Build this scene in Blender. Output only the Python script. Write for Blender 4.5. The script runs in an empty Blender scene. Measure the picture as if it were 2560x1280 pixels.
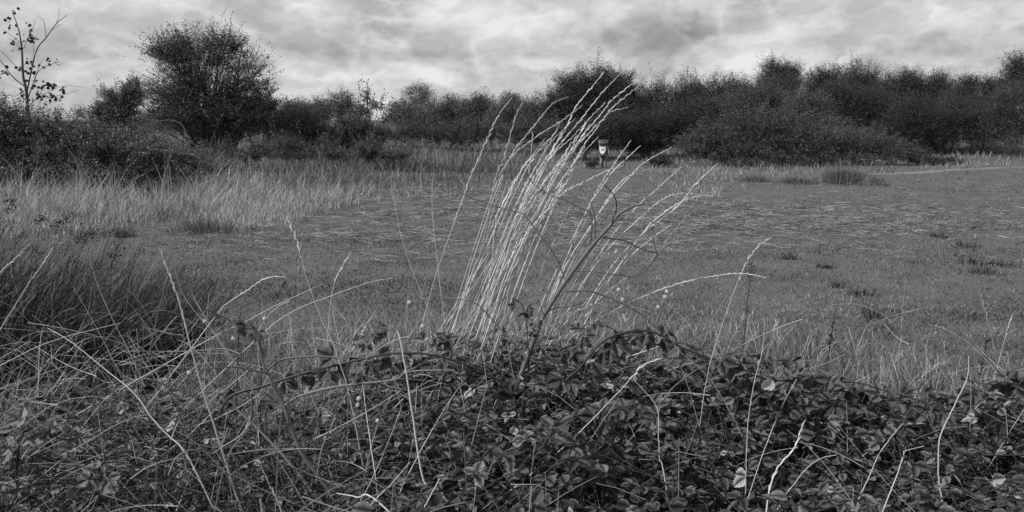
import bpy, math
import numpy as np
from mathutils import Vector
# ------------------------------------------------------------------ camera, sky, sun
S = bpy.context.scene
COL = S.collection
CAMZ = 1.5; F = 2009.0; TH = math.atan((640-300)/F)
cam_d = bpy.data.cameras.new('camera'); cam = bpy.data.objects.new('camera', cam_d); COL.objects.link(cam)
cam.location = (0, 0, CAMZ); cam.rotation_euler = (math.pi/2-TH, 0, 0)
cam_d.sensor_width = 36; cam_d.lens = F/2560*36; cam_d.clip_start = 0.05; cam_d.clip_end = 3000
cam_d.dof.use_dof = True; cam_d.dof.focus_distance = 4.0; cam_d.dof.aperture_fstop = 11
S.camera = cam
S.render.resolution_x = 1024; S.render.resolution_y = 512
S.view_settings.view_transform = 'Standard'; S.view_settings.look = 'None'
S.view_settings.exposure = 0; S.view_settings.gamma = 1
S.render.engine = 'CYCLES'
S.cycles.max_bounces = 5; S.cycles.diffuse_bounces = 3; S.cycles.transmission_bounces = 3

SUN_EL = math.radians(40); SUN_AZ = math.radians(-112)       # azimuth from +Y towards +X
sd = Vector((math.sin(SUN_AZ)*math.cos(SUN_EL), math.cos(SUN_AZ)*math.cos(SUN_EL), math.sin(SUN_EL)))
sl = bpy.data.lights.new('sun', 'SUN'); sl.energy = 4.8; sl.angle = math.radians(0.6); sl.color = (1, 1, 1)
so = bpy.data.objects.new('sun', sl); COL.objects.link(so)
so.rotation_euler = sd.to_track_quat('Z', 'Y').to_euler()

W = bpy.data.worlds.new('World'); S.world = W; W.use_nodes = True
nt = W.node_tree; nt.nodes.clear(); N = nt.nodes.new; L = nt.links.new
def math_node(tree, op, a, b=None, clamp=False):
    m = tree.nodes.new('ShaderNodeMath'); m.operation = op; m.use_clamp = clamp
    for i, v in enumerate((a, b)):
        if v is None: continue
        if isinstance(v, (int, float)): m.inputs[i].default_value = v
        else: tree.links.new(v, m.inputs[i])
    return m.outputs[0]
out = N('ShaderNodeOutputWorld'); bg = N('ShaderNodeBackground'); L(bg.outputs[0], out.inputs[0])
tc = N('ShaderNodeTexCoord')
mp = N('ShaderNodeMapping'); mp.inputs['Scale'].default_value = (1, 1, 1.5); L(tc.outputs['Generated'], mp.inputs['Vector'])
# domain warp
wn = N('ShaderNodeTexNoise'); wn.inputs['Scale'].default_value = 9; wn.inputs['Detail'].default_value = 5; L(mp.outputs[0], wn.inputs['Vector'])
vs = N('ShaderNodeVectorMath'); vs.operation = 'SUBTRACT'; vs.inputs[1].default_value = (.5, .5, .5); L(wn.outputs['Color'], vs.inputs[0])
vk = N('ShaderNodeVectorMath'); vk.operation = 'SCALE'; vk.inputs['Scale'].default_value = 0.022; L(vs.outputs[0], vk.inputs[0])
va = N('ShaderNodeVectorMath'); va.operation = 'ADD'; L(mp.outputs[0], va.inputs[0]); L(vk.outputs[0], va.inputs[1])
def noise(scale, detail, rough, off=0.0):
    n = N('ShaderNodeTexNoise'); n.inputs['Scale'].default_value = scale; n.inputs['Detail'].default_value = detail
    n.inputs['Roughness'].default_value = rough
    m = N('ShaderNodeMapping'); m.inputs['Location'].default_value = (off, off*.7, off*.3); m.inputs['Scale'].default_value = (1, 1, 1.25)
    L(va.outputs[0], m.inputs['Vector']); L(m.outputs[0], n.inputs['Vector']); return n.outputs['Fac']
n1 = noise(5.5, 4, 0.5, 3.1)
def relief(scale, detail, rough, off, up, gain):
    a = noise(scale, detail, rough, off)
    n = N('ShaderNodeTexNoise'); n.inputs['Scale'].default_value = scale; n.inputs['Detail'].default_value = detail; n.inputs['Roughness'].default_value = rough
    m = N('ShaderNodeMapping'); m.inputs['Location'].default_value = (off-up*.25, off*.7, off*.3+up); m.inputs['Scale'].default_value = (1, 1, 1.25)
    L(va.outputs[0], m.inputs['Vector']); L(m.outputs[0], n.inputs['Vector'])
    dd = math_node(nt, 'MULTIPLY', math_node(nt, 'SUBTRACT', a, n.outputs['Fac']), gain)
    th = math_node(nt, 'SMOOTH_MAX', dd, -0.11); return a, th
a1, n2 = relief(6.5, 7, 0.5, 1.7, 0.030, 0.8); a2, n3 = relief(15, 6, 0.5, 6.2, 0.014, 0.6)
val = math_node(nt, 'ADD', math_node(nt, 'MULTIPLY', math_node(nt, 'SUBTRACT', n1, 0.5), 0.50), math_node(nt, 'ADD', n2, n3))
val = math_node(nt, 'ADD', val, 0.50)
def sm(v, a, b, amp):
    m = N('ShaderNodeMapRange'); m.interpolation_type = 'SMOOTHSTEP'
    for q, w in enumerate((a, b, 0, amp)): m.inputs[q+1].default_value = w
    L(v, m.inputs[0]); return m.outputs[0]
for off_, sc_n, g_ in ((4.4, 7.5, 1.0), (9.3, 14.0, .6)):               # cumulus: bright rims round grey bellies
    cn = noise(sc_n, 8, 0.52, off_)
    val = math_node(nt, 'ADD', val, sm(cn, .455, .505, .10*g_))
    val = math_node(nt, 'SUBTRACT', val, sm(cn, .505, .61, .18*g_))
BLOBS = [(1150,20,110,60,.20),(1290,60,110,45,.14),(1335,165,75,16,.22),(1870,160,70,22,.20),(800,60,60,60,.12),(1100,190,70,22,.12),
         (800,190,90,22,.12),(60,-10,120,40,.10),(1580,170,90,20,.10),(2400,40,170,40,.08),(150,210,150,20,.06),(1480,30,120,40,.06),
         (1080,148,220,14,-.14),(300,115,190,30,-.07),(500,30,230,60,-.10),(1700,100,150,48,-.12),(2200,120,260,26,-.08),(2545,100,70,45,-.13),
         (150,150,220,18,-.08),(900,20,60,50,-.06),(1400,130,110,20,-.08),(0,100,200,150,-.07),(720,200,60,20,-.06),(2000,50,150,30,-.04)]
for px, py, rx, ry, amp in BLOBS:
    u = (px-1280)/F; v = (300-py)/F; ln = math.sqrt(u*u+v*v+1)
    c = Vector((u/ln, 1/ln, v/ln*1.5))
    sb = N('ShaderNodeVectorMath'); sb.operation = 'SUBTRACT'; L(va.outputs[0], sb.inputs[0]); sb.inputs[1].default_value = c
    sc = N('ShaderNodeVectorMath'); sc.operation = 'MULTIPLY'; L(sb.outputs[0], sc.inputs[0])
    sc.inputs[1].default_value = (F/rx, F/max(rx, 60), F/ry/1.5)
    le = N('ShaderNodeVectorMath'); le.operation = 'LENGTH'; L(sc.outputs[0], le.inputs[0])
    mr = N('ShaderNodeMapRange'); mr.interpolation_type = 'SMOOTHSTEP'
    for k, q in enumerate((1.5, 0.35, 0, amp)): mr.inputs[k+1].default_value = q
    L(le.outputs['Value'], mr.inputs[0]); mr.inputs[4].default_value = amp*(.55 if amp < 0 else .9)
    val = math_node(nt, 'ADD', val, mr.outputs[0])
val = math_node(nt, 'MINIMUM', math_node(nt, 'MAXIMUM', val, 0.2), 0.86)
sky = N('ShaderNodeTexSky'); sky.sky_type = 'NISHITA'; sky.sun_disc = False
sky.sun_elevation = SUN_EL; sky.sun_rotation = SUN_AZ
bw = N('ShaderNodeRGBToBW'); L(sky.outputs[0], bw.inputs[0])
clear = math_node(nt, 'MULTIPLY', bw.outputs[0], 0.08)
mx = N('ShaderNodeMix'); mx.data_type = 'FLOAT'; mx.inputs[0].default_value = 0.92
L(clear, mx.inputs[2]); L(val, mx.inputs[3])
L(mx.outputs[0], bg.inputs['Color']); bg.inputs['Strength'].default_value = 1.0

# ------------------------------------------------------------------ helpers
def P(px, py, d):
    rx, ru = px-1280, 640-py
    y = F*math.cos(TH)+ru*math.sin(TH); z = -F*math.sin(TH)+ru*math.cos(TH)
    return np.array((rx*d/y, d, CAMZ+z*d/y))
def rng(s): return np.random.default_rng(s)
_r = rng(5); _W = [(_r.uniform(-1, 1, 2), _r.uniform(0, 6.28)) for _ in range(24)]
def fn(x, y, s=1.0, o=0):
    t = 0
    for i in range(8):
        w, ph = _W[(i+o) % 24]; k = s*(1+i*.55)
        t = t+np.sin((w[0]*x+w[1]*y)*k*2+ph+o)/(1+i*.45)
    return t/2.6                                                   # about -1..1
def sstep(a, b, x):
    t = np.clip((x-a)/(b-a), 0, 1); return t*t*(3-2*t)
def H(x, y):
    x = np.asarray(x, float); y = np.asarray(y, float)
    h = 0.035*fn(x, y, .35)*sstep(4, 9, y)
    h = h+0.9*sstep(28, 45, y)+0.35*sstep(13, 24, y)*sstep(1, -8, x)*1.0
    h = h+0.5*sstep(30, 38, y)*sstep(2, 10, x)
    return h
def tag(o, label=None, cat=None, group=None, kind=None):
    if label: o['label'] = label
    if cat: o['category'] = cat
    if group: o['group'] = group
    if kind: o['kind'] = kind
    return o
def empty(name, loc=(0, 0, 0)):
    o = bpy.data.objects.new(name, None); o.location = loc; o.empty_display_size = .1; COL.objects.link(o); return o

class MB:
    def __init__(s): s.v = []; s.f = []; s.t = []; s.n = 0
    def add(s, v, f, t=None):
        v = np.asarray(v, float).reshape(-1, 3); f = np.asarray(f)
        if len(v) == 0: return
        if t is None: t = np.full(len(v), .5)
        t = np.broadcast_to(t, (len(v),)) if np.ndim(t) == 0 else np.asarray(t)
        s.v.append(v); s.f.append(f+s.n); s.t.append(t); s.n += len(v)
    def build(s, name, mat, parent=None, smooth=False):
        me = bpy.data.meshes.new(name)
        v = np.concatenate(s.v); t = np.concatenate(s.t)
        if parent is not None: v = v-np.array(wloc(parent))
        lp = np.concatenate([f.reshape(-1) for f in s.f])
        cnt = np.concatenate([np.full(len(f), f.shape[1]) for f in s.f])
        me.vertices.add(len(v)); me.vertices.foreach_set('co', v.astype(np.float32).ravel())
        me.loops.add(len(lp)); me.loops.foreach_set('vertex_index', lp.astype(np.int32))
        me.polygons.add(len(cnt)); me.polygons.foreach_set('loop_start', np.concatenate([[0], np.cumsum(cnt)[:-1]]).astype(np.int32))
        me.polygons.foreach_set('loop_total', cnt.astype(np.int32))
        me.update(calc_edges=True)
        a = me.attributes.new('tone', 'FLOAT', 'POINT'); a.data.foreach_set('value', t.astype(np.float32))
        if smooth: me.polygons.foreach_set('use_smooth', np.ones(len(cnt), bool))
        me.materials.append(mat)
        o = bpy.data.objects.new(name, me); COL.objects.link(o)
        if parent is not None: o.parent = parent
        return o
def wloc(o):
    l = np.array(o.location)
    while o.parent: o = o.parent; l = l+np.array(o.location)
    return l
def nrm(a): return a/np.maximum(np.linalg.norm(a, axis=-1, keepdims=True), 1e-9)

def ribbons(mb, pts, wid, side, tone):
    """pts N,K,3  wid N,K  side N,3"""
    n, k, _ = pts.shape
    v = np.stack([pts-side[:, None]*wid[..., None]*.5, pts+side[:, None]*wid[..., None]*.5], 2)
    i = (np.arange(n)[:, None]*k+np.arange(k-1)[None])*2
    f = np.stack([i, i+1, i+3, i+2], -1).reshape(-1, 4)
    mb.add(v.reshape(-1, 3), f, np.repeat(tone, k*2))
def tubes(mb, pts, rad, tone, sides=4):
    n, k, _ = pts.shape
    tan = nrm(np.gradient(pts, axis=1))
    ref = np.where(np.abs(tan[..., 2:3]) > .9, np.array([1., 0, 0]), np.array([0., 0, 1]))
    a = nrm(np.cross(tan, ref)); b = np.cross(tan, a)
    ang = np.arange(sides)*2*math.pi/sides
    v = pts[:, :, None]+rad[..., None, None]*(a[:, :, None]*np.cos(ang)[:, None]+b[:, :, None]*np.sin(ang)[:, None])
    i = np.arange(n)[:, None, None]*k*sides+np.arange(k-1)[None, :, None]*sides
    j = np.arange(sides)[None, None]; j2 = (j+1) % sides
    f = np.stack([i+j, i+j2, i+j2+sides, i+j+sides], -1).reshape(-1, 4)
    mb.add(v.reshape(-1, 3), f, np.repeat(tone, k*sides))
def smooth_path(p, per=5):
    """Catmull-Rom through the points"""
    p = np.asarray(p, float); q = np.vstack([2*p[0]-p[1], p, 2*p[-1]-p[-2]]); o = []
    for i in range(1, len(q)-2):
        for t in np.linspace(0, 1, per, endpoint=False):
            a, b, c, d = q[i-1], q[i], q[i+1], q[i+2]
            o.append(.5*((2*b)+(-a+c)*t+(2*a-5*b+4*c-d)*t*t+(-a+3*b-3*c+d)*t**3))
    o.append(p[-1]); return np.array(o)
def basis(direc, normal):
    y = nrm(direc); x = nrm(np.cross(y, normal)); z = np.cross(x, y)
    return np.stack([x, y, z], -1)                                  # columns
def stamp(mb, tv, tf, pos, B, sc, tone, tt=None):
    n = len(pos); m = len(tv)
    v = np.einsum('nij,mj->nmi', B, tv)*np.reshape(sc, (n, 1, 1))+pos[:, None]
    t = np.repeat(tone, m)
    if tt is not None: t = t*np.tile(tt, n)
    for f in tf:
        f = np.asarray(f); mb.add(v.reshape(-1, 3) if f is tf[0] or True else v, (np.arange(n)[:, None, None]*m+f[None]).reshape(-1, f.shape[1]), t)
        break

# templates: unit length along +Y, face +Z
LEAF4 = (np.array([[0, 0, 0], [.32, .45, .06], [0, 1, -.06], [-.32, .5, .06]], float), [np.array([[0, 1, 2, 3]])])
def bramble_leaf():
    ys = np.array([0, .1, .28, .48, .68, .85, 1.0]); ws = np.array([0, .27, .40, .41, .32, .17, 0])
    v = []; k = len(ys)
    for i in range(k): v.append((0, ys[i], -.10*ys[i]**2))
    for s in (1, -1):
        for i in range(1, k-1):
            v.append((s*ws[i]*.93, ys[i]-.02, .10*ws[i]-.10*ys[i]**2+.02*(-1)**i))
            v.append((s*ws[i]*1.06, ys[i]+.055, .11*ws[i]-.10*ys[i]**2))
    v = np.array(v); f = []
    for s in (0, 1):
        off = k+s*2*(k-2); g = []
        for i in range(1, k-1): g += [(off+2*(i-1), i), (off+2*(i-1)+1, i)]
        tri = [(0, g[0][0], 1)]
        for a in range(len(g)-1):
            (e1, m1), (e2, m2) = g[a], g[a+1]
            tri.append((e1, e2, m1))
            if m2 != m1: tri.append((m1, e2, m2))
        tri.append((g[-1][0], k-1, k-2))
        f += tri
    return v, [np.array(f)]
BLEAF = bramble_leaf()

def mat(name, base, var=.6, trans=.0, rough=.6, spec=.25, nscale=0, nvar=0.0, bump=0.0):
    m = bpy.data.materials.new(name); m.use_nodes = True; t = m.node_tree; t.nodes.clear()
    o = t.nodes.new('ShaderNodeOutputMaterial'); b = t.nodes.new('ShaderNodeBsdfPrincipled')
    b.inputs['Roughness'].default_value = rough; b.inputs['Specular IOR Level'].default_value = spec
    at = t.nodes.new('ShaderNodeAttribute'); at.attribute_name = 'tone'
    # tone 0..1 -> base*(1-var .. 1+var)
    f = math_node(t, 'MULTIPLY', math_node(t, 'ADD', math_node(t, 'MULTIPLY', math_node(t, 'SUBTRACT', at.outputs['Fac'], .5), 2*var), 1), base)
    if nscale:
        tcn = t.nodes.new('ShaderNodeTexCoord'); nz = t.nodes.new('ShaderNodeTexNoise'); nz.inputs['Scale'].default_value = nscale
        nz.inputs['Detail'].default_value = 6; t.links.new(tcn.outputs['Object'], nz.inputs['Vector'])
        f = math_node(t, 'MULTIPLY', f, math_node(t, 'ADD', math_node(t, 'MULTIPLY', math_node(t, 'SUBTRACT', nz.outputs['Fac'], .5), 2*nvar), 1))
        if bump:
            bp = t.nodes.new('ShaderNodeBump'); bp.inputs['Strength'].default_value = bump; bp.inputs['Distance'].default_value = .02
            t.links.new(nz.outputs['Fac'], bp.inputs['Height']); t.links.new(bp.outputs[0], b.inputs['Normal'])
    f = math_node(t, 'MAXIMUM', f, .004)
    t.links.new(f, b.inputs['Base Color'])
    if trans:
        tr = t.nodes.new('ShaderNodeBsdfTranslucent'); t.links.new(f, tr.inputs['Color'])
        mxn = t.nodes.new('ShaderNodeMixShader'); mxn.inputs[0].default_value = trans
        t.links.new(b.outputs[0], mxn.inputs[1]); t.links.new(tr.outputs[0], mxn.inputs[2]); t.links.new(mxn.outputs[0], o.inputs[0])
    else: t.links.new(b.outputs[0], o.inputs[0])
    return m
M = dict(
    ground=mat('soil_and_turf', .10, 0, 0, .95, .05, 2.2, .5, .6),
    path=mat('trodden_sand', .17, .3, 0, .95, .05, 9, .5, .3),
    turf=mat('turf_blades', .135, .8, .2, .7, .12),
    long=mat('long_grass_blades', .25, .8, .25, .6, .15),
    straw=mat('flattened_straw', .22, .7, .1, .7, .15),
    stalk=mat('dry_stalk', .60, .35, .1, .5, .3),
    stalkdim=mat('weathered_stalk', .26, .5, .1, .6, .25),
    under=mat('undergrowth_blades', .14, .9, .2, .55, .2),
    rush=mat('rush_stems', .021, .9, .05, .5, .3),
    rushhead=mat('rush_seed', .018, .5, 0, .8, .1),
    bramble=mat('bramble_leaf', .085, .8, .22, .5, .3),
    cane=mat('bramble_cane', .022, .5, 0, .5, .35),
    deadstem=mat('dead_stem', .12, .6, 0, .7, .2, 60, .5),
    paleleaf=mat('pale_leaf', .17, .4, .3, .5, .3),
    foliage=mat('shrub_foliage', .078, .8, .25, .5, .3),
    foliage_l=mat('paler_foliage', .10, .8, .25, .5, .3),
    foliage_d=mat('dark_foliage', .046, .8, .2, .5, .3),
    foliage_b=mat('thicket_foliage', .12, .8, .25, .5, .3),
    bark=mat('bark', .07, .5, 0, .85, .15, 14, .5, .4),
    twig=mat('bare_twig', .16, .5, 0, .7, .2),
    shell=mat('snail_shell', .55, .8, .15, .35, .5),
    bin=mat('bin_paint', .095, .3, 0, .45, .4, 8, .12),
    binlid=mat('bin_hood_paint', .075, .3, 0, .5, .4, 8, .12),
    sign=mat('sign_white', .80, .1, 0, .4, .4),
    ink=mat('sign_ink', .03, .2, 0, .5, .3),
    wood=mat('weathered_post_wood', .19, .3, 0, .85, .1, 20, .4, .4),
    gap_shade=mat('post_gap_shade', .03, .3, 0, .7, .2),  # painted shade for the slot between the two post timbers
)
# ------------------------------------------------------------------ ground, path
ext = np.concatenate([-np.geomspace(400, 30, 16)[:-1], np.linspace(-30, 30, 121), np.geomspace(30, 400, 16)[1:]])
ey = np.concatenate([-np.geomspace(200, 4, 10)[:-1], np.linspace(-4, 50, 109), np.geomspace(50, 900, 18)[1:]])
X, Y = np.meshgrid(ext, ey); Z = H(X, Y)
mb = MB(); nx, ny = len(ext), len(ey)
i = (np.arange(ny-1)[:, None]*nx+np.arange(nx-1)[None]).ravel()
mb.add(np.stack([X, Y, Z], -1).reshape(-1, 3), np.stack([i, i+1, i+nx+1, i+nx], -1))
tag(mb.build('ground', M['ground'], smooth=True), kind='structure')

def strip(name, pp, w, m, seed=0):
    c = smooth_path([(x, y, 0) for x, y in pp], 10)[:, :2]; r = rng(seed)
    t = nrm(np.gradient(c, axis=0)); nn = np.stack([-t[:, 1], t[:, 0]], -1); mb = MB(); R = []
    for s in np.linspace(-1, 1, 5):
        q = c+nn*(s*w*.5*(1+.25*fn(c[:, 0]*2, c[:, 1]*2, 1, int(3+s)))[:, None])
        R.append(np.stack([q[:, 0], q[:, 1], H(q[:, 0], q[:, 1])+.012-.010*abs(s)], -1))
    R = np.array(R); k = len(c); v = R.reshape(-1, 3)
    i = (np.arange(4)[:, None]*k+np.arange(k-1)[None]).ravel()
    mb.add(v, np.stack([i, i+k, i+k+1, i+1], -1)); return mb.build(name, m, smooth=True)
def G(px, py):                                                      # photo pixel -> ground point
    d = 1.5*F/(py-300); return np.array(((px-1280)/F*d*1.0, d))
tag(strip('path', [G(2160, 433), G(2300, 427), G(2450, 420), G(2600, 414), (22, 28.5), (30, 31)], .55, M['path'], 3), kind='structure')

# ------------------------------------------------------------------ grasses
def blades(mb, x, y, h, lean, w, tone, r, K=4, leanaz=None, z=None, curl=1.0):
    n = len(x); z = H(x, y) if z is None else z
    az = r.uniform(0, 2*math.pi, n) if leanaz is None else leanaz
    t = np.linspace(0, 1, K)[None]
    hor = lean[:, None]*h[:, None]*t**(1+curl*.8); ver = h[:, None]*t*np.sqrt(np.clip(1-(lean[:, None]*t)**2*.8, .02, 1))
    pts = np.stack([x[:, None]+np.cos(az)[:, None]*hor, y[:, None]+np.sin(az)[:, None]*hor, z[:, None]+ver], -1)
    pts[:, 1:] += r.normal(0, .018, (n, K-1, 3))*h[:, None, None]
    pts[..., 2] = np.maximum(pts[..., 2], z[:, None]+.004)
    a2 = r.uniform(0, 2*math.pi, n); side = np.stack([np.cos(a2), np.sin(a2)*.6, np.zeros(n)], -1); side = nrm(side)
    wid = w[:, None]*(1-t**2*.85)
    ribbons(mb, pts, wid, side, tone)
def scatter(n, d0, d1, r, px0=-260, px1=2820, power=1.0):
    """even in picture density: more near, fewer far; world coordinates"""
    u = r.uniform(0, 1, n); d = 1/((1/d0)*(1-u)+(1/d1)*u) if power == 1 else d0+(d1-d0)*u
    px = r.uniform(px0, px1, n); return (px-1280)/F*d, d, px
def pyof(d): return 300+1.5*F/d
def longmask(px, d):
    """0..1 : how much the long grass stands at this place"""
    py = pyof(d)
    front = np.interp(px, [-400, 0, 250, 450, 600, 750, 900, 1050, 1250, 1400, 1480, 1560, 1640, 1700, 1830, 1900, 2200, 2240, 2700],
                          [610, 610, 590, 560, 600, 560, 520, 500, 470, 445, 428, 428, 465, 500, 490, 458, 452, 422, 421])
    front = front+9*fn(px/60, d*0, .5)
    m = sstep(2, -22, py-front)
    return m
# short turf, everywhere between the brambles and the scrub
r = rng(11); mb = MB()
x, d, px = scatter(330000, 3.4, 30, r)
cl = fn(x, d, 1.1, 2); keep = r.uniform(0, 1, len(x)) < (.75+.35*cl)*(1-.55*longmask(px, d)); x, d, px, cl = x[keep], d[keep], px[keep], cl[keep]
py = pyof(d); hh = r.gamma(4, .0045, len(x))*(1+.6*np.clip(cl, 0, 1))*(1+d/40)
tone = np.clip(.48+.22*fn(x, d, .5, 5)+.24*fn(x, d, 2.6, 7)+.16*fn(x, d, 6.5, 3)+r.normal(0, .2, len(x)), 0, 1.6)
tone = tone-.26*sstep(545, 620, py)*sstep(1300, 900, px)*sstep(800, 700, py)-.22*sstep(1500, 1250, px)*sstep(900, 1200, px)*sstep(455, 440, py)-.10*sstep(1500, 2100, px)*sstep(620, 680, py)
pale = r.uniform(0, 1, len(x)) < .05; tone[pale] += .9
def blob(px, py, cx, cy, rx, ry): return np.exp(-(((px-cx)/rx)**2+((py-cy)/ry)**2))
sd0 = 1.3*blob(px, py, 1160, 495, 190, 26)+1.2*blob(px, py, 1750, 560, 330, 36)+.9*blob(px, py, 2150, 555, 300, 28)+.5*blob(px, py, 1450, 560, 260, 60)+.35*blob(px, py, 900, 560, 300, 45)
tone += .85*sd0*np.clip(.6+.9*fn(px/60, py/14, .8, 4)+.4*fn(px/21, py/5, .8, 9), 0, 1.5)*r.uniform(.2, 1.6, len(x))
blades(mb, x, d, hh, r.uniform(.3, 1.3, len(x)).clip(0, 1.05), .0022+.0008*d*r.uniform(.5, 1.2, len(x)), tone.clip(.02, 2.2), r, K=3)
tag(mb.build('short_turf', M['turf']), 'short grazed turf covering the open clearing', 'turf', kind='stuff')

# flattened pale straw in drifts lying on the turf
mb = MB(); r = rng(12)
x, d, px = scatter(300000, 5.6, 24, r, 250, 2700); py = pyof(d)
def blob(px, py, cx, cy, rx, ry): return np.exp(-(((px-cx)/rx)**2+((py-cy)/ry)**2))
dens = (1.3*blob(px, py, 1160, 495, 190, 26)+1.3*blob(px, py, 1750, 560, 330, 36)+1.0*blob(px, py, 2150, 555, 300, 28)+.55*blob(px, py, 1450, 560, 260, 60)
        +.45*blob(px, py, 900, 560, 300, 45)+.14*blob(px, py, 850, 640, 500, 60)+.15*blob(px, py, 1900, 520, 500, 40)+.012)
dens = .95*dens*sstep(680, 600, py)*(.12+1.3*np.clip(.25+.9*fn(px/60, py/14, .8, 4)+.4*fn(px/21, py/5, .8, 9), 0, 1.4))
k = r.uniform(0, 1, len(x)) < dens; x, d, px, py = x[k], d[k], px[k], py[k]; n = len(x)
az = np.where(r.uniform(0, 1, n) < .5, 0, math.pi)+r.normal(0.2, .62, n)
ln = r.uniform(.04, .22, n)*np.where(d < 8, .7, 1); z0 = H(x, d)+r.uniform(.008, .045, n)
t = np.linspace(-.5, .5, 4)[None]
pts = np.stack([x[:, None]+np.cos(az)[:, None]*ln[:, None]*t, d[:, None]+np.sin(az)[:, None]*ln[:, None]*t,
                z0[:, None]+(.010*r.uniform(-.5, 1.2, n))[:, None]*(1-4*t*t)+r.normal(0, .12, n)[:, None]*t*ln[:, None]], -1)
pts[:, :, 1] += r.normal(0, .012, (n, 4))
sd_ = nrm(np.stack([r.normal(0, .3, n), r.normal(0, .5, n), r.uniform(.4, 1, n)], -1))
tone = (.5+r.normal(0, .3, n)+.25*fn(px/40, py/9, 1, 9)).clip(0, 1.5)
ribbons(mb, pts, np.broadcast_to((.0014+.00028*d*r.uniform(.6, 1.3, n))[:, None], (n, 4)), sd_, tone)
tag(mb.build('flattened_straw', M['straw']), 'pale flattened straw lying in drifts across the clearing', 'straw', kind='stuff')

# long grass of the meadow edge
mb = MB(); r = rng(13)
x, d, px = scatter(210000, 9, 34, r); m = longmask(px, d)
cl = fn(x, d, .8, 6); m = m*(.55+.55*cl)
m = m*np.where((px > 1430) & (px < 1600), .5, 1)*np.where((px > 1560) & (pyof(d) > 426), .45, 1)
k = r.uniform(0, 1, len(x)) < m; x, d, px = x[k], d[k], px[k]; n = len(x); py = pyof(d)
dep = sstep(0, 60, np.interp(px, [-400, 0, 700, 1050, 1400], [600, 590, 540, 490, 440])-py)
h = (.16+.26*dep+.12*fn(x, d, 1.3, 3)+.16*fn(x, d, 3.7, 8))*r.uniform(.4, 1.35, n)
h = h*(1+.9*sstep(.1, .8, fn(x, d, 1.9, 7))*(d > 12.5)*(d < 17)*(px < 560)); h = np.where(px > 1350, h*.55+.04, h).clip(.05, 1.05)
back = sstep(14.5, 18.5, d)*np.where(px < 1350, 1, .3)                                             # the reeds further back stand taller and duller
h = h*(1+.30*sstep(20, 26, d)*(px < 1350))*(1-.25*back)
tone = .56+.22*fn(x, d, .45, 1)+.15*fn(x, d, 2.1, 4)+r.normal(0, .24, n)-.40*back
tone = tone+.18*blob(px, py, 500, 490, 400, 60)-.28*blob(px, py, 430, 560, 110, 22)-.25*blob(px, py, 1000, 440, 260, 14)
tone = np.where(r.uniform(0, 1, n) < .06, tone+.6, tone).clip(.02, 1.9)
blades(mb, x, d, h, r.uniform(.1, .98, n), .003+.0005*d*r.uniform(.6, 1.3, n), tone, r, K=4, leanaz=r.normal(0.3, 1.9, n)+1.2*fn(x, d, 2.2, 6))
tag(mb.build('long_grass', M['long']), 'long pale meadow grass fringing the clearing', 'long grass', kind='stuff')

# medium grass between the brambles and the turf, and the thatch of the near verge
mb = MB(); r = rng(14)
x, d, px = scatter(60000, 3.3, 8.2, r)
lim = np.interp(px, [-300, 300, 800, 1100, 1500, 1900, 2300, 2700], [4.9, 5.2, 6.0, 6.2, 6.4, 6.2, 5.3, 4.9])+.35*fn(px/90, d, 1, 2)
k = (r.uniform(0, 1, len(x)) < sstep(0.0, -1.0, d-lim)*(.65+.5*fn(x, d, 2.2, 3))*np.where((px < 430) & (d > 3.45), .12, 1)); x, d, px = x[k], d[k], px[k]; n = len(x)
h = r.gamma(4, .043, n)*(1+.5*fn(x, d, 1.7, 5))*sstep(.3, -1.8, d-np.interp(px, [-300, 800, 1500, 2700], [5.2, 6, 6.4, 5]))+.04
tone = (.50+.2*fn(x, d, 2.9, 4)+r.normal(0, .24, n)); tone = np.where(r.uniform(0, 1, n) < .20, tone+1.4, tone).clip(.03, 2.3)
blades(mb, x, d, h.clip(.03, .5), r.uniform(.1, 1.05, n), r.uniform(.002, .0052, n), tone, r, K=5, leanaz=r.uniform(-3.14, 3.14, n))
x = r.uniform(-3.0, 3.3, 26000); d = r.uniform(1.15, 3.7, 26000); px = x/d*F+1280      # thatch in the brambles
dn = np.where(px < 900, .75, .36)*(.8+.4*fn(x, d, 2.3, 9)); k = (r.uniform(0, 1, len(x)) < dn) & (np.abs(x) < .75*d+.5)
x, d, px = x[k], d[k], px[k]; n = len(x)
h = r.uniform(.15, .52, n); tone = (.45+r.normal(0, .3, n)); tone = np.where(r.uniform(0, 1, n) < .09, tone+.9, tone).clip(.02, 2)
blades(mb, x, d, h, r.uniform(.2, 1.0, n), r.uniform(.0018, .0048, n), tone, r, K=5, curl=1.3)
n = 3100; x = np.where(r.uniform(0, 1, n) < .78, r.uniform(-2.6, .1, n), r.uniform(-.3, 2.6, n)); d = r.uniform(1.5, 4.0, n)
c = np.stack([x, d, r.uniform(.05, .56, n)], -1); az = r.uniform(0, math.pi, n); el = r.normal(0, .75, n); ln = r.uniform(.10, .55, n)
dr = np.stack([np.cos(az)*np.cos(el), np.sin(az)*np.cos(el)*.7, np.sin(el)], -1); t = np.linspace(-.5, .5, 6)[None, :, None]
pts = c[:, None]+dr[:, None]*ln[:, None, None]*t+np.array([0, 0, 1.])*((.25-t**2)*ln[:, None, None]*r.normal(.15, .3, n)[:, None, None])
k = (pts[..., 2].min(1) > .01) & (np.abs(x) < .72*d+.4); n = k.sum()
tubes(mb, pts[k], np.broadcast_to(r.uniform(.0005, .0017, n)[:, None]*np.linspace(1.2, .5, 6)[None], (n, 6)), (1.25+r.normal(0, .8, n)).clip(.1, 2.6), 3)
tag(mb.build('verge_grass', M['under']), 'tangled rough grass of the near verge growing through the brambles', 'rough grass', kind='stuff')

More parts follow.
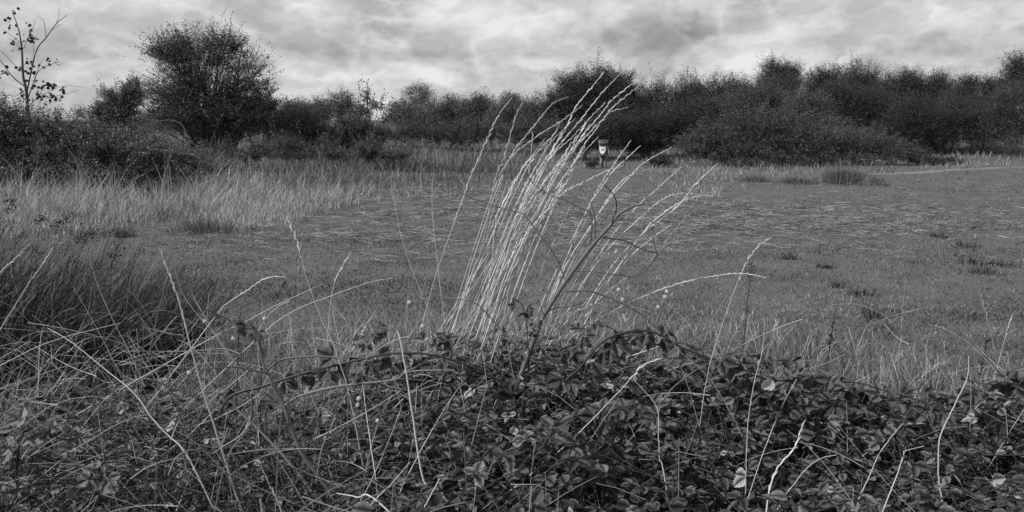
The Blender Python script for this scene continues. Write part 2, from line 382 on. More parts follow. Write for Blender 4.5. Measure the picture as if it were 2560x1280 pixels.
# ------------------------------------------------------------------ near bramble cover (stuff)
def bramble_top(x, d):
    px = x/d*F+1280
    back = np.interp(px, [-200, 500, 800, 1300, 1800, 2050, 2300, 2800], [3.25, 3.3, 3.5, 3.75, 3.72, 3.5, 3.42, 3.4])
    return (.44+.09*np.exp(-((px-1400)/430.)**2))*sstep(.0, -.32, d-back)*(1+.13*fn(x, d, 2.4, 3)), back
mb = MB(); r = rng(21)
n = 31000; x = r.uniform(-2.9, 3.2, n); d = r.uniform(1.2, 3.9, n); top, back = bramble_top(x, d); px = x/d*F+1280
dens = np.interp(px, [-200, 300, 700, 900, 1100, 2800], [.95, .85, .66, .85, 1.15, 1.15])*(.68+.5*fn(x, d, 3.6, 1))
k = (r.uniform(0, 1, n) < dens) & (top > .05) & (np.abs(x) < .74*d+.45); x, d, top = x[k], d[k], top[k]; n = len(x)
z = top-r.exponential(.11, n)+r.normal(0, .035, n)+.05*fn(x, d, 5.5, 6); k2 = z > .03; x, d, z = x[k2], d[k2], z[k2]; px_ = x/d*F+1280; k2 = slice(None); n = len(x)
az = r.uniform(0, 2*math.pi, n); tilt = nrm(np.stack([r.normal(-.1, .62, n), r.normal(-.35, .6, n), np.ones(n)], -1))
size = r.uniform(.020, .056, n)*np.where(px_[k2] < 900, .75, 1); tn = (.5+r.normal(0, .34, n)).clip(-.1, 1.5); tn = np.where(r.uniform(0, 1, n) < .03, tn+1.6, tn)
for q, (da, s) in enumerate(((0, 1.0), (1.25, .82), (-1.25, .82))):
    a = az+da+r.normal(0, .2, n); dr = np.stack([np.cos(a), np.sin(a), r.normal(-.12, .3, n)], -1)
    nn = nrm(tilt+r.normal(0, .22, (n, 3))); base = np.stack([x, d, z], -1)+nrm(dr)*size[:, None]*.16
    stamp(mb, *BLEAF, base, basis(dr, nn), size*s*r.uniform(.8, 1.15, n), (tn+r.normal(0, .08, n)).clip(.03, 3))
# leaf stalks and small runners
n2 = 9000; k = r.integers(0, n, n2); p1 = np.stack([x[k], d[k], z[k]], -1); p0 = p1+np.stack([r.normal(0, .16, n2), r.normal(0, .12, n2), -r.uniform(.0, .22, n2)], -1)
t = np.linspace(0, 1, 4)[None, :, None]; pp = p0[:, None]*(1-t)+p1[:, None]*t; pp[:, 1:3] += r.normal(0, .008, (n2, 2, 3))
tubes(mb, pp, np.broadcast_to(r.uniform(.0008, .0024, n2)[:, None], (n2, 4)), r.uniform(.1, .9, n2), 3)
tag(mb.build('bramble_cover', M['bramble']), 'dense low bramble leaves carpeting the near bank', 'brambles', kind='stuff')

# ------------------------------------------------------------------ shrubs and trees
def foliage(lobes, d, seed, leaf=.055, nl=6000, spiky=.12, shoot=22, depth=.8, clumps=26, up=.35, tone=.5, K=3, fuzz=.9, jit=.20):
    """lobes in photo pixels at distance d: (px,py,rx,ry[,weight]); returns leaf mesh + shoot paths"""
    r = rng(seed); mb = MB(); sh = []
    W_ = np.array([(l[2]*l[3])*(l[4] if len(l) > 4 else 1) for l in lobes], float); W_ /= W_.sum()
    sc = d/F
    for l, w in zip(lobes, W_):
        c = P(l[0], l[1], d); rad = np.array([l[2]*sc, l[2]*sc*depth, l[3]*sc])
        nc = max(4, int(clumps*math.sqrt(w*len(lobes))))
        u = nrm(r.normal(0, 1, (nc, 3))); u[:, 2] = np.abs(u[:, 2])*np.where(r.uniform(0, 1, nc) < .72, 1, -.9)
        cc = c+u*rad*r.uniform(.72, 1.02, nc)[:, None]
        ns = max(10, int(nl*w/shoot)); ci = r.integers(0, nc, ns)
        inner = r.uniform(0, 1, ns) < .25
        e = cc[ci]+r.normal(0, 1, (ns, 3))*rad*jit
        e[inner] = c+r.normal(0, .42, (inner.sum(), 3))*rad
        s0 = c+(e-c)*r.uniform(.35, .75, ns)[:, None]-np.array([0, 0, 1])*rad[2]*.12
        lng = r.uniform(0, 1, ns) < .16
        e2 = e+(nrm(e-c)+np.array([0, 0, up]))*(rad.mean()*spiky*np.where(lng, r.uniform(.8, 1.5, ns), r.uniform(0, .6, ns)))[:, None]
        sh.append((s0, e2))
        tt = r.uniform(.1, 1, (ns, shoot)); p = s0[:, None]*(1-tt[..., None])+e2[:, None]*tt[..., None]
        p = p+r.normal(0, 1, p.shape)*(leaf*fuzz)*(1.25-tt[..., None]*.6)
        p = p.reshape(-1, 3); n = len(p)
        stn = np.repeat(r.normal(0, .14, ns), shoot)
        dr = nrm(r.normal(0, 1, (n, 3))+np.array([0, 0, .2])); nn = nrm(r.normal(0, .8, (n, 3))+np.array([0, -.15, .75]))
        ok = p[:, 2] > H(p[:, 0], p[:, 1])+.02
        stamp(mb, *LEAF4, p[ok], basis(dr, nn)[ok], leaf*r.uniform(.5, 1.3, n)[ok], (tone+stn+r.normal(0, .14, n)).clip(.05, 1.6)[ok])
    return mb, sh
def woody(root, sh, seed, nmax, r0, m=None, basew=.25, name='trunk', base_pts=None, tiprad=.2):
    """stems from the ground to the shoots, tapered and bent"""
    r = rng(seed); s0 = np.concatenate([a for a, b in sh]); e = np.concatenate([b for a, b in sh])
    k = r.permutation(len(s0))[:nmax]; s0, e = s0[k], e[k]; n = len(s0)
    g = np.array(wloc(root)); b = g+np.stack([r.normal(0, basew, n), r.normal(0, basew, n), np.full(n, -.05)], -1)
    if base_pts is not None: b = np.asarray(base_pts)[r.integers(0, len(base_pts), n)]
    mid = b*.55+s0*.45; mid[:, :2] = b[:, :2]*.8+s0[:, :2]*.2
    t = np.linspace(0, 1, 8)[None, :, None]; ctl = s0
    p = (1-t)**3*b[:, None]+3*(1-t)**2*t*mid[:, None]+3*(1-t)*t**2*ctl[:, None]+t**3*e[:, None]
    p[:, 1:-1] += r.normal(0, .02, (n, 6, 3))
    rad = r0*np.linspace(1, tiprad, 8)[None]*r.uniform(.4, 1, n)[:, None]
    mb = MB(); tubes(mb, p, rad, r.uniform(.2, .9, n), 5)
    a = np.concatenate([q[0] for q in sh]); b2 = np.concatenate([q[1] for q in sh]); k = r.permutation(len(a))[:2600]; tw = np.linspace(0, 1, 4)[None, :, None]
    q = a[k][:, None]*(1-tw)+b2[k][:, None]*tw; q[:, 1:3] += r.normal(0, .012, (len(k), 2, 3))
    tubes(mb, q, np.tile([.005, .004, .003, .0012], (len(k), 1)), r.uniform(.2, 1, len(k)), 3); return mb.build(name, m or M['bark'], root, smooth=True)
def shrub(name, label, cat, lobes, d, seed, m='foliage', group=None, stems=24, r0=.02, part='crown', **kw):
    cx = np.mean([l[0] for l in lobes]); x = P(cx, 300, d)[0]
    root = empty(name, (x, d, float(H(x, d)))); tag(root, label, cat, group)
    if name in ('scrub_bush', 'great_willow', 'skyline_willow', 'edge_tree'): lobes = lobes+[(l[0], l[1]+l[3]*.8, l[2]*1.15, l[3]) for l in lobes[:2]]
    mb, sh = foliage(lobes, d, seed, **kw); mb.build(part, M[m], root)
    woody(root, sh, seed+1, stems, r0, name='trunk' if part == 'crown' else 'stem', basew=.25)
    return root
# the big hawthorn
T = 24.
root = empty('hawthorn_tree', (P(530, 300, T)[0], T, float(H(P(530, 300, T)[0], T))))
tag(root, 'tall leafy multi-stemmed hawthorn tree standing highest on the left against the sky', 'tree')
lob = [(490, 150, 96, 84, 1.0), (420, 140, 66, 56, .9), (560, 130, 60, 60, .9), (612, 185, 74, 72, .6), (520, 235, 140, 66, 1.3), (405, 235, 56, 40, 1), (660, 240, 36, 40, .6),
       (560, 295, 125, 56, 1.5), (450, 295, 95, 56, 1.6), (630, 270, 56, 40, 1)]
mbt, sh = foliage(lob, T, 31, leaf=.042, nl=100000, spiky=.20, shoot=20, clumps=22, up=.5, tone=.5)
mbt.build('crown', M['foliage'], root)
bp = [P(p_, 372, T)+np.array([0, q_, 0]) for p_, q_ in ((505, 0), (530, .2), (548, -.2), (560, .1), (522, -.3), (575, .2), (500, .3))]
for b_ in bp: b_[2] = float(H(b_[0], b_[1]))
woody(root, sh, 32, 150, .045, base_pts=bp, tiprad=.12)
root = shrub('rounded_shrub', 'rounded grey shrub tucked against the left side of the tall hawthorn', 'shrub', [(300, 265, 52, 52), (335, 235, 34, 40), (262, 290, 30, 40)], 27, 41, 'foliage_l', nl=24000, leaf=.045)
shrub('low_shrub', 'low shrub behind the bramble bank, left of the rounded shrub', 'shrub', [(225, 300, 44, 36), (280, 320, 60, 40), (370, 320, 70, 50)], 29, 43, 'foliage_l', nl=14000, leaf=.05)
shrub('spreading_shrub', 'dark shrub with a sloping top at the right foot of the tall hawthorn', 'shrub', [(655, 275, 55, 38), (610, 310, 60, 40), (690, 300, 40, 30)], 26, 45, nl=16000, leaf=.048)
# left bramble bank
shrub('bramble_bank', 'broad bramble thicket heaped up along the left edge below the bare sapling', 'bramble thicket',
      [(-60, 330, 130, 90), (30, 320, 90, 74), (140, 345, 100, 68), (250, 365, 100, 58), (350, 375, 90, 52), (440, 398, 70, 44), (90, 425, 160, 56), (290, 425, 140, 48), (480, 420, 60, 34), (-100, 420, 120, 60)],
      15.5, 51, 'foliage_b', nl=95000, leaf=.040, clumps=60, spiky=.14, part='foliage', stems=60, r0=.008, tone=.52)
# arching bare canes over it
def caneset(root, paths, m, name='cane', r0=.006, seed=0, tiprad=.4):
    for q, (pts, ra) in enumerate(paths):
        p = smooth_path(pts, 5); mb = MB()
        tubes(mb, p[None], np.linspace(ra, ra*tiprad, len(p))[None], np.array([.5]), 6)
        mb.build(name, m, root, smooth=True)
def near_path(pxs, d0, d1): 
    dd = np.linspace(d0, d1, len(pxs)); return [P(a, b, c) for (a, b), c in zip(pxs, dd)]
cr = empty('arching_cane', tuple(P(470, 430, 14.2))); cr.location.z = float(H(cr.location.x, 14.2))
tag(cr, 'pale bare bramble canes arching over the right end of the left thicket', 'cane')
caneset(cr, [(near_path([(428, 395), (420, 335), (400, 306), (368, 300)], 14.6, 14.4), .008), (near_path([(462, 375), (462, 325), (440, 303), (400, 302), (360, 315)], 14.6, 14.6), .007),
             (near_path([(182, 372), (170, 345), (155, 315), (150, 300)], 14.8, 14.6), .007), (near_path([(500, 395), (470, 385), (430, 378), (380, 372)], 14.4, 14.4), .005), (near_path([(240, 290), (215, 283), (170, 290), (150, 310)], 14.8, 14.8), .005)], M['twig'])
# bare sapling
root = empty('bare_sapling', tuple(P(72, 420, 16.4))); root.location.z = float(H(root.location.x, 15))
tag(root, 'thin nearly leafless sapling rising out of the left bramble thicket', 'sapling')
SP = [([(72, 430), (68, 250), (58, 190), (55, 130), (48, 80), (32, 30)], .030), ([(66, 235), (90, 130), (115, 95), (140, 60), (168, 38)], .014), ([(115, 95), (113, 75), (108, 50), (92, 38)], .007),
      ([(140, 62), (147, 40), (147, 15)], .006), ([(60, 215), (30, 190), (0, 150), (-20, 130)], .012), ([(62, 180), (40, 165), (10, 135), (-10, 120)], .008), ([(56, 110), (30, 90), (5, 72)], .006),
      ([(70, 245), (85, 205), (100, 175), (150, 152)], .010), ([(84, 205), (95, 175), (105, 150), (112, 145)], .006), ([(60, 120), (72, 90), (86, 60), (88, 48)], .006), ([(75, 260), (110, 235), (160, 215), (215, 220)], .006),
      ([(85, 150), (84, 110), (83, 90)], .005), ([(70, 250), (50, 225), (20, 210)], .006), ([(130, 75), (150, 62), (155, 60)], .005), ([(115, 245), (165, 235), (200, 225)], .005), ([(55, 130), (38, 105), (20, 95)], .005)]
mbt = MB()
p = smooth_path(near_path(SP[0][0], 16.4, 16.4)); tubes(mbt, p[None], np.linspace(.034, .006, len(p))[None], np.array([.45]), 6); mbt.build('trunk', M['bark'], root, smooth=True)
r = rng(61)
for pp, ra in SP[1:]:
    mbt = MB(); p = smooth_path(near_path(pp, 16.4, 16.4+r.uniform(-.4, .4))); tubes(mbt, p[None], np.linspace(ra*1.1, ra*.35, len(p))[None], np.array([.45]), 5); mbt.build('branch', M['bark'], root, smooth=True)
mbt = MB(); LC = [(32, 22, 1), (22, 50, 2), (20, 64, 1), (75, 85, 3), (80, 92, 3), (68, 98, 2), (38, 102, 2), (42, 78, 1), (30, 118, 1), (110, 150, 2), (145, 155, 1), (80, 168, 3), (44, 170, 2), (50, 128, 1), (70, 150, 2), (8, 175, 3), (10, 185, 2), (120, 210, 5), (85, 210, 3), (110, 215, 3), (160, 225, 2), (100, 235, 6), (130, 240, 5), (60, 235, 4), (75, 190, 2), (155, 240, 2), (60, 60, 1)]
for a, b, c in LC:
    n = 3*c; p = P(a, b, 16.4)+r.normal(0, 1, (n, 3))*.05; az = r.uniform(0, 6.28, n)
    dr = nrm(np.stack([np.cos(az), np.sin(az)*.6, -r.uniform(.3, 1.2, n)], -1)); nn = nrm(r.normal(0, 1, (n, 3))); stamp(mbt, *BLEAF, p, basis(dr, nn), r.uniform(.045, .085, n), r.uniform(.2, .7, n))
mbt.build('leaves', M['foliage_d'], root)
# middle distance
for q, (lb, lob, dd) in enumerate((('low tangled scrub in the grass below the trunks of the tall hawthorn', [(550, 388, 44, 30), (625, 392, 40, 18), (500, 402, 50, 18), (650, 375, 26, 24)], 20), ('low tangled scrub right of the hawthorn foot, below the dark upright thicket', [(700, 372, 50, 30), (765, 388, 34, 16), (820, 370, 30, 30), (850, 390, 40, 12)], 21),
        ('sprawling scrub spilling out from the right end of the bramble thicket', [(520, 418, 60, 22), (455, 428, 60, 20), (390, 432, 60, 18)], 17), ('patchy low scrub in the dull grass left of centre', [(920, 378, 34, 26), (985, 388, 46, 12)], 22))):
    shrub('low_scrub', lb, 'scrub', lob, dd, 400+q*3, 'foliage_l', nl=9000, leaf=.036, spiky=.5, up=1.0, stems=30, r0=.006, part='foliage')
shrub('dark_thicket', 'dark upright thicket in the middle distance, right of the tall hawthorn', 'shrub', [(750, 330, 62, 48), (800, 345, 50, 40), (700, 345, 40, 38)], 25, 71, nl=20000, leaf=.05, spiky=.3, up=.9)
shrub('leafy_bush', 'bushy shrub beneath the sparse sky-lined twigs left of centre', 'shrub', [(880, 330, 44, 42), (925, 340, 42, 40), (850, 350, 40, 34)], 27, 73, nl=15000, leaf=.05, spiky=.25, up=.8)
shrub('wispy_shrub', 'sparse wispy shrub with sky showing through its twigs, left of centre', 'shrub', [(916, 262, 13, 36, 1.2), (948, 272, 20, 30, .6), (900, 300, 30, 30, 1), (965, 285, 18, 30, .5)], 30, 75, nl=2300, leaf=.075, spiky=.9, up=1.3, clumps=9)
HG = 'shrubs of the far hedge'
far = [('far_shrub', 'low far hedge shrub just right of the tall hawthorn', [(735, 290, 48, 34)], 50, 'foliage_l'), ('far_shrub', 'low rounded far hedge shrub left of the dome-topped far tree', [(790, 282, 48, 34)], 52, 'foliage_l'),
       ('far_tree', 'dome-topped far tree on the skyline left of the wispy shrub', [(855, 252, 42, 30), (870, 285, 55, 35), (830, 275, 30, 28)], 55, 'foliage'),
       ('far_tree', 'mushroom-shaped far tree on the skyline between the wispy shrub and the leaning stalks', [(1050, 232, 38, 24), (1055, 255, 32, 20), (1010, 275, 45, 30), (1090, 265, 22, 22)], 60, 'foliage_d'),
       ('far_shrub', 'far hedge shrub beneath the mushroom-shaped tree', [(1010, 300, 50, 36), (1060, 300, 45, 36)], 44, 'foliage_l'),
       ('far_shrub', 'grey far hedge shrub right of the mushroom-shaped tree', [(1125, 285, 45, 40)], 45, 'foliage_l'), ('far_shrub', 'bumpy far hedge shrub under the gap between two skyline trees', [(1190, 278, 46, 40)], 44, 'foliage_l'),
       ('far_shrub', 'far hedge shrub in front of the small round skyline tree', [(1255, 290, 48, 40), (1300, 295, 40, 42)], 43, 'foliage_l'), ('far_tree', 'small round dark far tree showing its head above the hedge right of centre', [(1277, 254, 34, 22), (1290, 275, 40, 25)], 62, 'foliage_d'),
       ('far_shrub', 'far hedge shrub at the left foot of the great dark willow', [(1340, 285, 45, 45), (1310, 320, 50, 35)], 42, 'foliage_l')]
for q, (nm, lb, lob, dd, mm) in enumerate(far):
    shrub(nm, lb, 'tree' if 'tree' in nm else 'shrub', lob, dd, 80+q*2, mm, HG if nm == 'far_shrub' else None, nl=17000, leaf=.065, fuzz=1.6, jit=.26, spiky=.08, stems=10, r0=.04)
for q, (cx, w_, lb) in enumerate(((1180, 80, 'dim low scrub below the far hedge left of the leaning stalks'), (1330, 80, 'dim low scrub below the far hedge behind the leaning stalks'), (1040, 90, 'dim low scrub below the far hedge left of centre'))):
    shrub('low_scrub', lb, 'scrub', [(cx-w_*.5, 340, w_*.6, 30), (cx+w_*.4, 338, w_*.6, 32)], 33, 110+q*2, 'foliage', nl=14000, leaf=.05, spiky=.4, up=1.2, stems=10)
# right-hand scrub: (label, lobes, d, mat, leaves)
SG = 'shrubs of the right-hand scrub'
RS = [('great_willow', 'great dark rounded willow directly behind the tips of the leaning stalks', [(1435, 238, 66, 56), (1490, 212, 52, 44), (1548, 218, 46, 46), (1400, 275, 56, 50), (1500, 275, 90, 60), (1575, 262, 40, 50)], 34, 'foliage_d', 24000, .14),
      ('scrub_bush', 'scrub bush right of the great willow, lowest point of the skyline', [(1640, 248, 52, 52), (1600, 270, 40, 46)], 37, 'foliage_d', 8000, .2),
      ('scrub_bush', 'scrub bush with a level top left of the skyline willow', [(1720, 245, 56, 54)], 37.5, 'foliage_d', 8000, .2),
      ('scrub_bush', 'scrub bush with small upright spikes on the skyline, just left of the willow pair', [(1805, 238, 60, 54), (1860, 245, 44, 54)], 38, 'foliage_d', 10000, .25),
      ('skyline_willow', 'twin-headed grey willow rising above the scrub right of centre', [(1932, 176, 36, 36), (1978, 182, 30, 32), (1950, 215, 60, 40)], 46, 'foliage', 8000, .25),
      ('scrub_bush', 'dark bush below the twin-headed willow', [(1905, 245, 52, 54), (1960, 250, 50, 56)], 40, 'foliage_d', 9000, .2),
      ('scrub_bush', 'bush right of the twin-headed willow with an uneven top', [(2035, 225, 44, 50), (2070, 205, 40, 46)], 41, 'foliage_d', 9000, .2),
      ('scrub_bush', 'broad dome-shaped bush, highest of the scrub right of the willow', [(2140, 208, 62, 52), (2180, 225, 44, 50)], 40, 'foliage_d', 10000, .18),
      ('scrub_bush', 'rounded bush right of the broad dome-shaped bush', [(2250, 218, 52, 52), (2285, 230, 36, 46)], 40, 'foliage_d', 9000, .18),
      ('scrub_bush', 'bush with bare twigs standing above its crown near the right', [(2345, 228, 46, 48)], 41, 'foliage_d', 7000, .4),
      ('scrub_bush', 'small pointed bush second from the right edge', [(2420, 225, 34, 44), (2400, 250, 44, 46)], 39, 'foliage_d', 7000, .3),
      ('scrub_bush', 'bush at the left foot of the right edge tree', [(2485, 235, 40, 44)], 39, 'foliage_d', 6000, .2),
      ('edge_tree', 'leafy tree rising highest at the right edge', [(2555, 172, 46, 38), (2600, 190, 60, 60), (2550, 215, 50, 50)], 36, 'foliage_d', 11000, .22)]
for q, (nm, lb, lob, dd, mm, nl, sp) in enumerate(RS):
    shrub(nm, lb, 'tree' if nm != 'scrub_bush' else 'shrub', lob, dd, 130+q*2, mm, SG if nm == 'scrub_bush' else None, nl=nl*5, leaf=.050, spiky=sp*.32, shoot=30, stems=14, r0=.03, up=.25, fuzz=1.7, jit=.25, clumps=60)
FR = [('front_shrub', 'dark front shrub behind the dog waste bin', [(1530, 325, 56, 46), (1470, 340, 60, 40), (1400, 345, 50, 34)], 30, 'foliage_d', 11000),
      ('front_shrub', 'dark front shrub right of the dog waste bin', [(1630, 325, 60, 50), (1600, 360, 60, 30)], 30.5, 'foliage_d', 10000),
      ('front_shrub', 'dark front shrub left of the pale bramble mound', [(1710, 310, 56, 56), (1770, 290, 50, 50)], 31, 'foliage_d', 10000),
      ('front_shrub', 'paler upright shrub above the left half of the bramble mound', [(1860, 270, 66, 48), (1920, 265, 56, 48)], 33, 'foliage', 10000),
      ('front_shrub', 'pale feathery shrub above the crest of the bramble mound', [(2010, 275, 56, 44)], 32, 'foliage_l', 7000),
      ('front_shrub', 'very dark shrub behind the right slope of the bramble mound', [(2120, 275, 72, 56), (2190, 285, 60, 64), (2090, 240, 40, 40)], 33, 'foliage_d', 12000),
      ('front_shrub', 'dark shrub with a vertical face, second shrub in from the lower right edge', [(2290, 305, 76, 66), (2250, 330, 70, 50)], 32, 'foliage_d', 12000),
      ('front_shrub', 'dark shrub beneath the small pointed bush near the right', [(2400, 300, 76, 66), (2450, 335, 66, 46), (2340, 350, 50, 40)], 32, 'foliage_d', 12000),
      ('front_shrub', 'paler lower shrub at the right edge of the picture above the path', [(2520, 320, 66, 60), (2590, 310, 60, 70), (2680, 310, 80, 80), (2550, 260, 60, 60), (2500, 270, 50, 50)], 31, 'foliage', 13000)]
for q, (nm, lb, lob, dd, mm, nl) in enumerate(FR):
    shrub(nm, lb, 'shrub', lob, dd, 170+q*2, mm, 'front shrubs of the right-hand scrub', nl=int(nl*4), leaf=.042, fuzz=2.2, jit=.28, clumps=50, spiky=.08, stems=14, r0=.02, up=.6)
shrub('bramble_mound', 'long sunlit bramble mound sloping down to the right behind the clearing', 'bramble thicket',
      [(1745, 352, 64, 44), (1810, 330, 76, 62), (1900, 325, 84, 70), (1980, 335, 90, 64), (2070, 345, 84, 58), (2150, 358, 76, 48), (2225, 375, 66, 36), (2290, 388, 50, 22), (1850, 385, 110, 38), (2000, 388, 130, 34), (1780, 385, 70, 34), (2120, 392, 90, 26)],
      27, 201, 'foliage', nl=80000, leaf=.046, clumps=60, spiky=.10, part='foliage', stems=60, r0=.01)
shrub('small_bush', 'small dark bush on the grass left of the bin post', 'shrub', [(1481, 409, 14, 7)], 25, 221, 'foliage_d', nl=900, leaf=.04, stems=5)
shrub('small_bush', 'small low dark bush on the grass right of the bin', 'shrub', [(1650, 404, 42, 12)], 26, 223, 'foliage_d', nl=3000, leaf=.04, stems=5)
shrub('small_bush', 'low dark bush on the grass between the bramble mound and the path', 'shrub', [(2370, 404, 42, 14), (2300, 400, 40, 14)], 27, 225, 'foliage_d', nl=4000, leaf=.045, stems=5)

# ------------------------------------------------------------------ tussocks and weeds on the clearing
def tussock(name, label, px, py, w, h, seed, m='rush', n=900, lean=.95, cat='tussock', group=None, bw=.006, az=None):
    g = G(px, py); r = rng(seed); root = empty(name, (g[0], g[1], float(H(*g)))); tag(root, label, cat, group); bw *= 1.0
    x = g[0]+r.normal(0, w*.33, n); y = g[1]+r.normal(0, w*.33, n); fall = np.exp(-((x-g[0])**2+(y-g[1])**2)/(w*w*.5))
    off = np.arctan2(y-g[1], x-g[0])+r.normal(0, .5, n) if az is None else r.normal(az, .5, n)
    mb = MB(); blades(mb, x, y, h*(.35+.75*fall)*r.uniform(.45, 1.15, n), r.uniform(.1, lean, n), np.full(n, bw*.8)+.0002*g[1], r.uniform(.1, 1.1, n), r, K=4, leanaz=off)
    mb.build('blades', M[m], root); return root
M['weed'] = mat('weed_leaf', .055, .7, .1, .5, .3); M['tussock'] = mat('tussock_blades', .13, .8, .2, .6, .2)
TG = 'grass tussocks before the bramble mound'
tussock('grass_tussock', 'tallest rounded grass tussock in front of the bramble mound', 2110, 456, .8, .46, 301, 'tussock', 1700, group=TG)
tussock('grass_tussock', 'dark low tussock at the right end of the tussock row', 2180, 461, .45, .26, 302, 'tussock', 900, group=TG, az=.3)
tussock('grass_tussock', 'low tussock at the left end of the tussock row', 1885, 452, .6, .20, 303, 'tussock', 700, group=TG)
tussock('grass_tussock', 'middle low tussock of the tussock row', 1990, 456, .7, .22, 304, 'tussock', 800, group=TG)
tussock('grass_tussock', 'dark matted tussock at the edge of the left long grass', 520, 578, .75, .24, 305, 'tussock', 900)
tussock('grass_tussock', 'small dark matted tussock left of the bigger matted one', 300, 590, .22, .18, 306, 'tussock', 250)
WG = 'dark weed rosettes on the clearing'
for q, (a, b, s, lb) in enumerate(((2355, 592, .20, 'dark weed rosette at the top left of the right-hand group'), (2425, 612, .2, 'dark weed rosette just below and right of the topmost one'), (2455, 664, .22, 'spiky dark rosette, larger of the pair by the right edge'),
        (2520, 668, .2, 'dark rosette closest to the right edge'), (2485, 694, .2, 'lowest dark rosette by the right edge'), (1985, 648, .16, 'lone dark rosette right of the far bending stalk'), (2170, 745, .15, 'dark rosette in mid-clearing on the right'),
        (2075, 672, .13, 'faint dark rosette near the middle of the right-hand clearing'), (2200, 800, .2, 'dark leafy rosette just beyond the rough verge'), (2000, 565, .12, 'tiny dark tuft lying in the pale straw'), (2450, 575, .14, 'small rosette high near the right edge'), (2110, 725, .12, 'small dark rosette above the mid-clearing one'))):
    tussock('weed_rosette', lb, a, b, s*1.1, s*.55, 320+q, 'weed', 60, 1.0, 'weed', WG, .012)

# left rush clump
r = rng(401); root = empty('rush_clump', (-2.9, 4.5, 0.)); tag(root, 'big dark rush clump leaning right at the left edge with brown seed tufts', 'rush')
n = 4600; bx = r.uniform(-4.1, -1.98, n); by = r.uniform(3.9, 5.1, n)
ctr = np.clip((bx+4.1)/2.2, 0, 1); hh = r.uniform(.45, 1.02, n)*(1.18-.46*ctr**1.3)
ln_ = r.uniform(.25, .99, n); az = r.normal(.1, .35, n)+np.where(r.uniform(0, 1, n) < .25, 1.3, 0)+r.normal(0, .3, n)
mb = MB(); blades(mb, bx, by, hh, ln_, r.uniform(.003, .0068, n), (.42+r.normal(0, .35, n)+np.where(r.uniform(0, 1, n) < .10, 2.2, 0)).clip(.02, 3.2), r, K=6, leanaz=az, curl=.7)
mb.build('blades', M['rush'], root)
n = 70; mb = MB()
for q in range(n):
    if q < 45: a, b = [(20, 500), (15, 520), (5, 560), (110, 548), (130, 555), (150, 560), (170, 545), (85, 550), (235, 575), (215, 585), (222, 600), (205, 610), (228, 590), (275, 640), (290, 630), (300, 618), (195, 600), (165, 575), (10, 490)][q % 19]; a += r.normal(0, 7); b += r.normal(0, 6)
    else: a, b = r.uniform(-60, 330), r.uniform(540, 720)
    p = P(a, b, r.uniform(4.0, 4.8))+r.normal(0, 1, (22, 3))*np.array([.016, .012, .010]); dr = nrm(r.normal(0, 1, (22, 3))); stamp(mb, *LEAF4, p, basis(dr, nrm(r.normal(0, 1, (22, 3)))), r.uniform(.006, .014, 22), r.uniform(.2, .9, 22))
mb.build('seed_tufts', M['rushhead'], root)

# ------------------------------------------------------------------ stalks
def seed_head(p, r, L0=.30, size=.017, tone=.6):
    """alternate appressed spikelets along the upper part of path p"""
    seg = np.linalg.norm(np.diff(p, axis=0), axis=1); cum = np.concatenate([[0], np.cumsum(seg)]); tot = cum[-1]
    n = max(6, int(tot*L0/(size*.62))); s = np.linspace(tot*(1-L0), tot*.995, n)
    c = np.stack([np.interp(s, cum, p[:, k]) for k in range(3)], -1); tn = nrm(np.gradient(c, axis=0))
    sd_ = nrm(np.cross(tn, np.array([0.3, 1., 0.1]))); sg = np.where(np.arange(n) % 2, 1, -1)[:, None]
    env = (.45+.75*np.sin(np.linspace(.25, math.pi*.97, n))**.6)*r.uniform(.8, 1.25, n)
    dr = nrm(tn+sd_*sg*r.uniform(.02, .20, n)[:, None]+r.normal(0, .05, (n, 3)))
    # spindle template
    ang = np.arange(4)*math.pi/2; ring = lambda y, q: [(q*math.cos(a), y, q*math.sin(a)) for a in ang]
    tv = np.array([(0, 0, 0)]+ring(.3, .085)+ring(.62, .07)+[(0, 1.05, 0)]); f = []
    for k in range(4): k2 = (k+1) % 4; f += [(0, 1+k, 1+k2, 1+k2), (1+k, 5+k, 5+k2, 1+k2), (5+k, 9, 9, 5+k2)]
    tri = []
    for a in f:
        a = list(a)
        if len(set(a)) == 3: u = []; [u.append(q) for q in a if q not in u]; tri.append(u)
        else: tri += [[a[0], a[1], a[2]], [a[0], a[2], a[3]]]
    mb = MB(); stamp(mb, tv, [np.array(tri)], c, basis(dr, np.tile(np.array([0., -1, .2]), (n, 1))), size*env, np.full(n, tone)+r.normal(0, .15, n)); return mb
def stalk_path(pxs, d0, d1, root=None, ground=True, r=None):
    q = near_path(pxs, d0, d1)                                       # tip ... base given tip first
    q = q[::-1]
    if ground:
        b = q[0]; dirn = q[1]-q[0]; g = float(H(b[0], b[1])); k = (b[2]-g)
        bx = b-dirn/max(dirn[2], .05)*k*.85; bx[2] = g-.02; m_ = (b+bx)/2; q = [bx, m_]+q
    return smooth_path(q, 5)
def add_stalk(parent, pxs, d0, d1, rad, m, r, head=.30, size=.018, name='stalk', tone=.5, ground=True):
    p = stalk_path(pxs, d0, d1, ground=ground)
    p[1:-1] += r.normal(0, .0004, (len(p)-2, 3))
    mb = MB(); tubes(mb, p[None], (rad*np.linspace(1.0, .38, len(p)))[None], np.array([tone]), 5)
    o = mb.build(name, m, parent, smooth=True)
    if head: seed_head(p, r, head, size, tone+.05).build('seed_head', m, o)
    return o
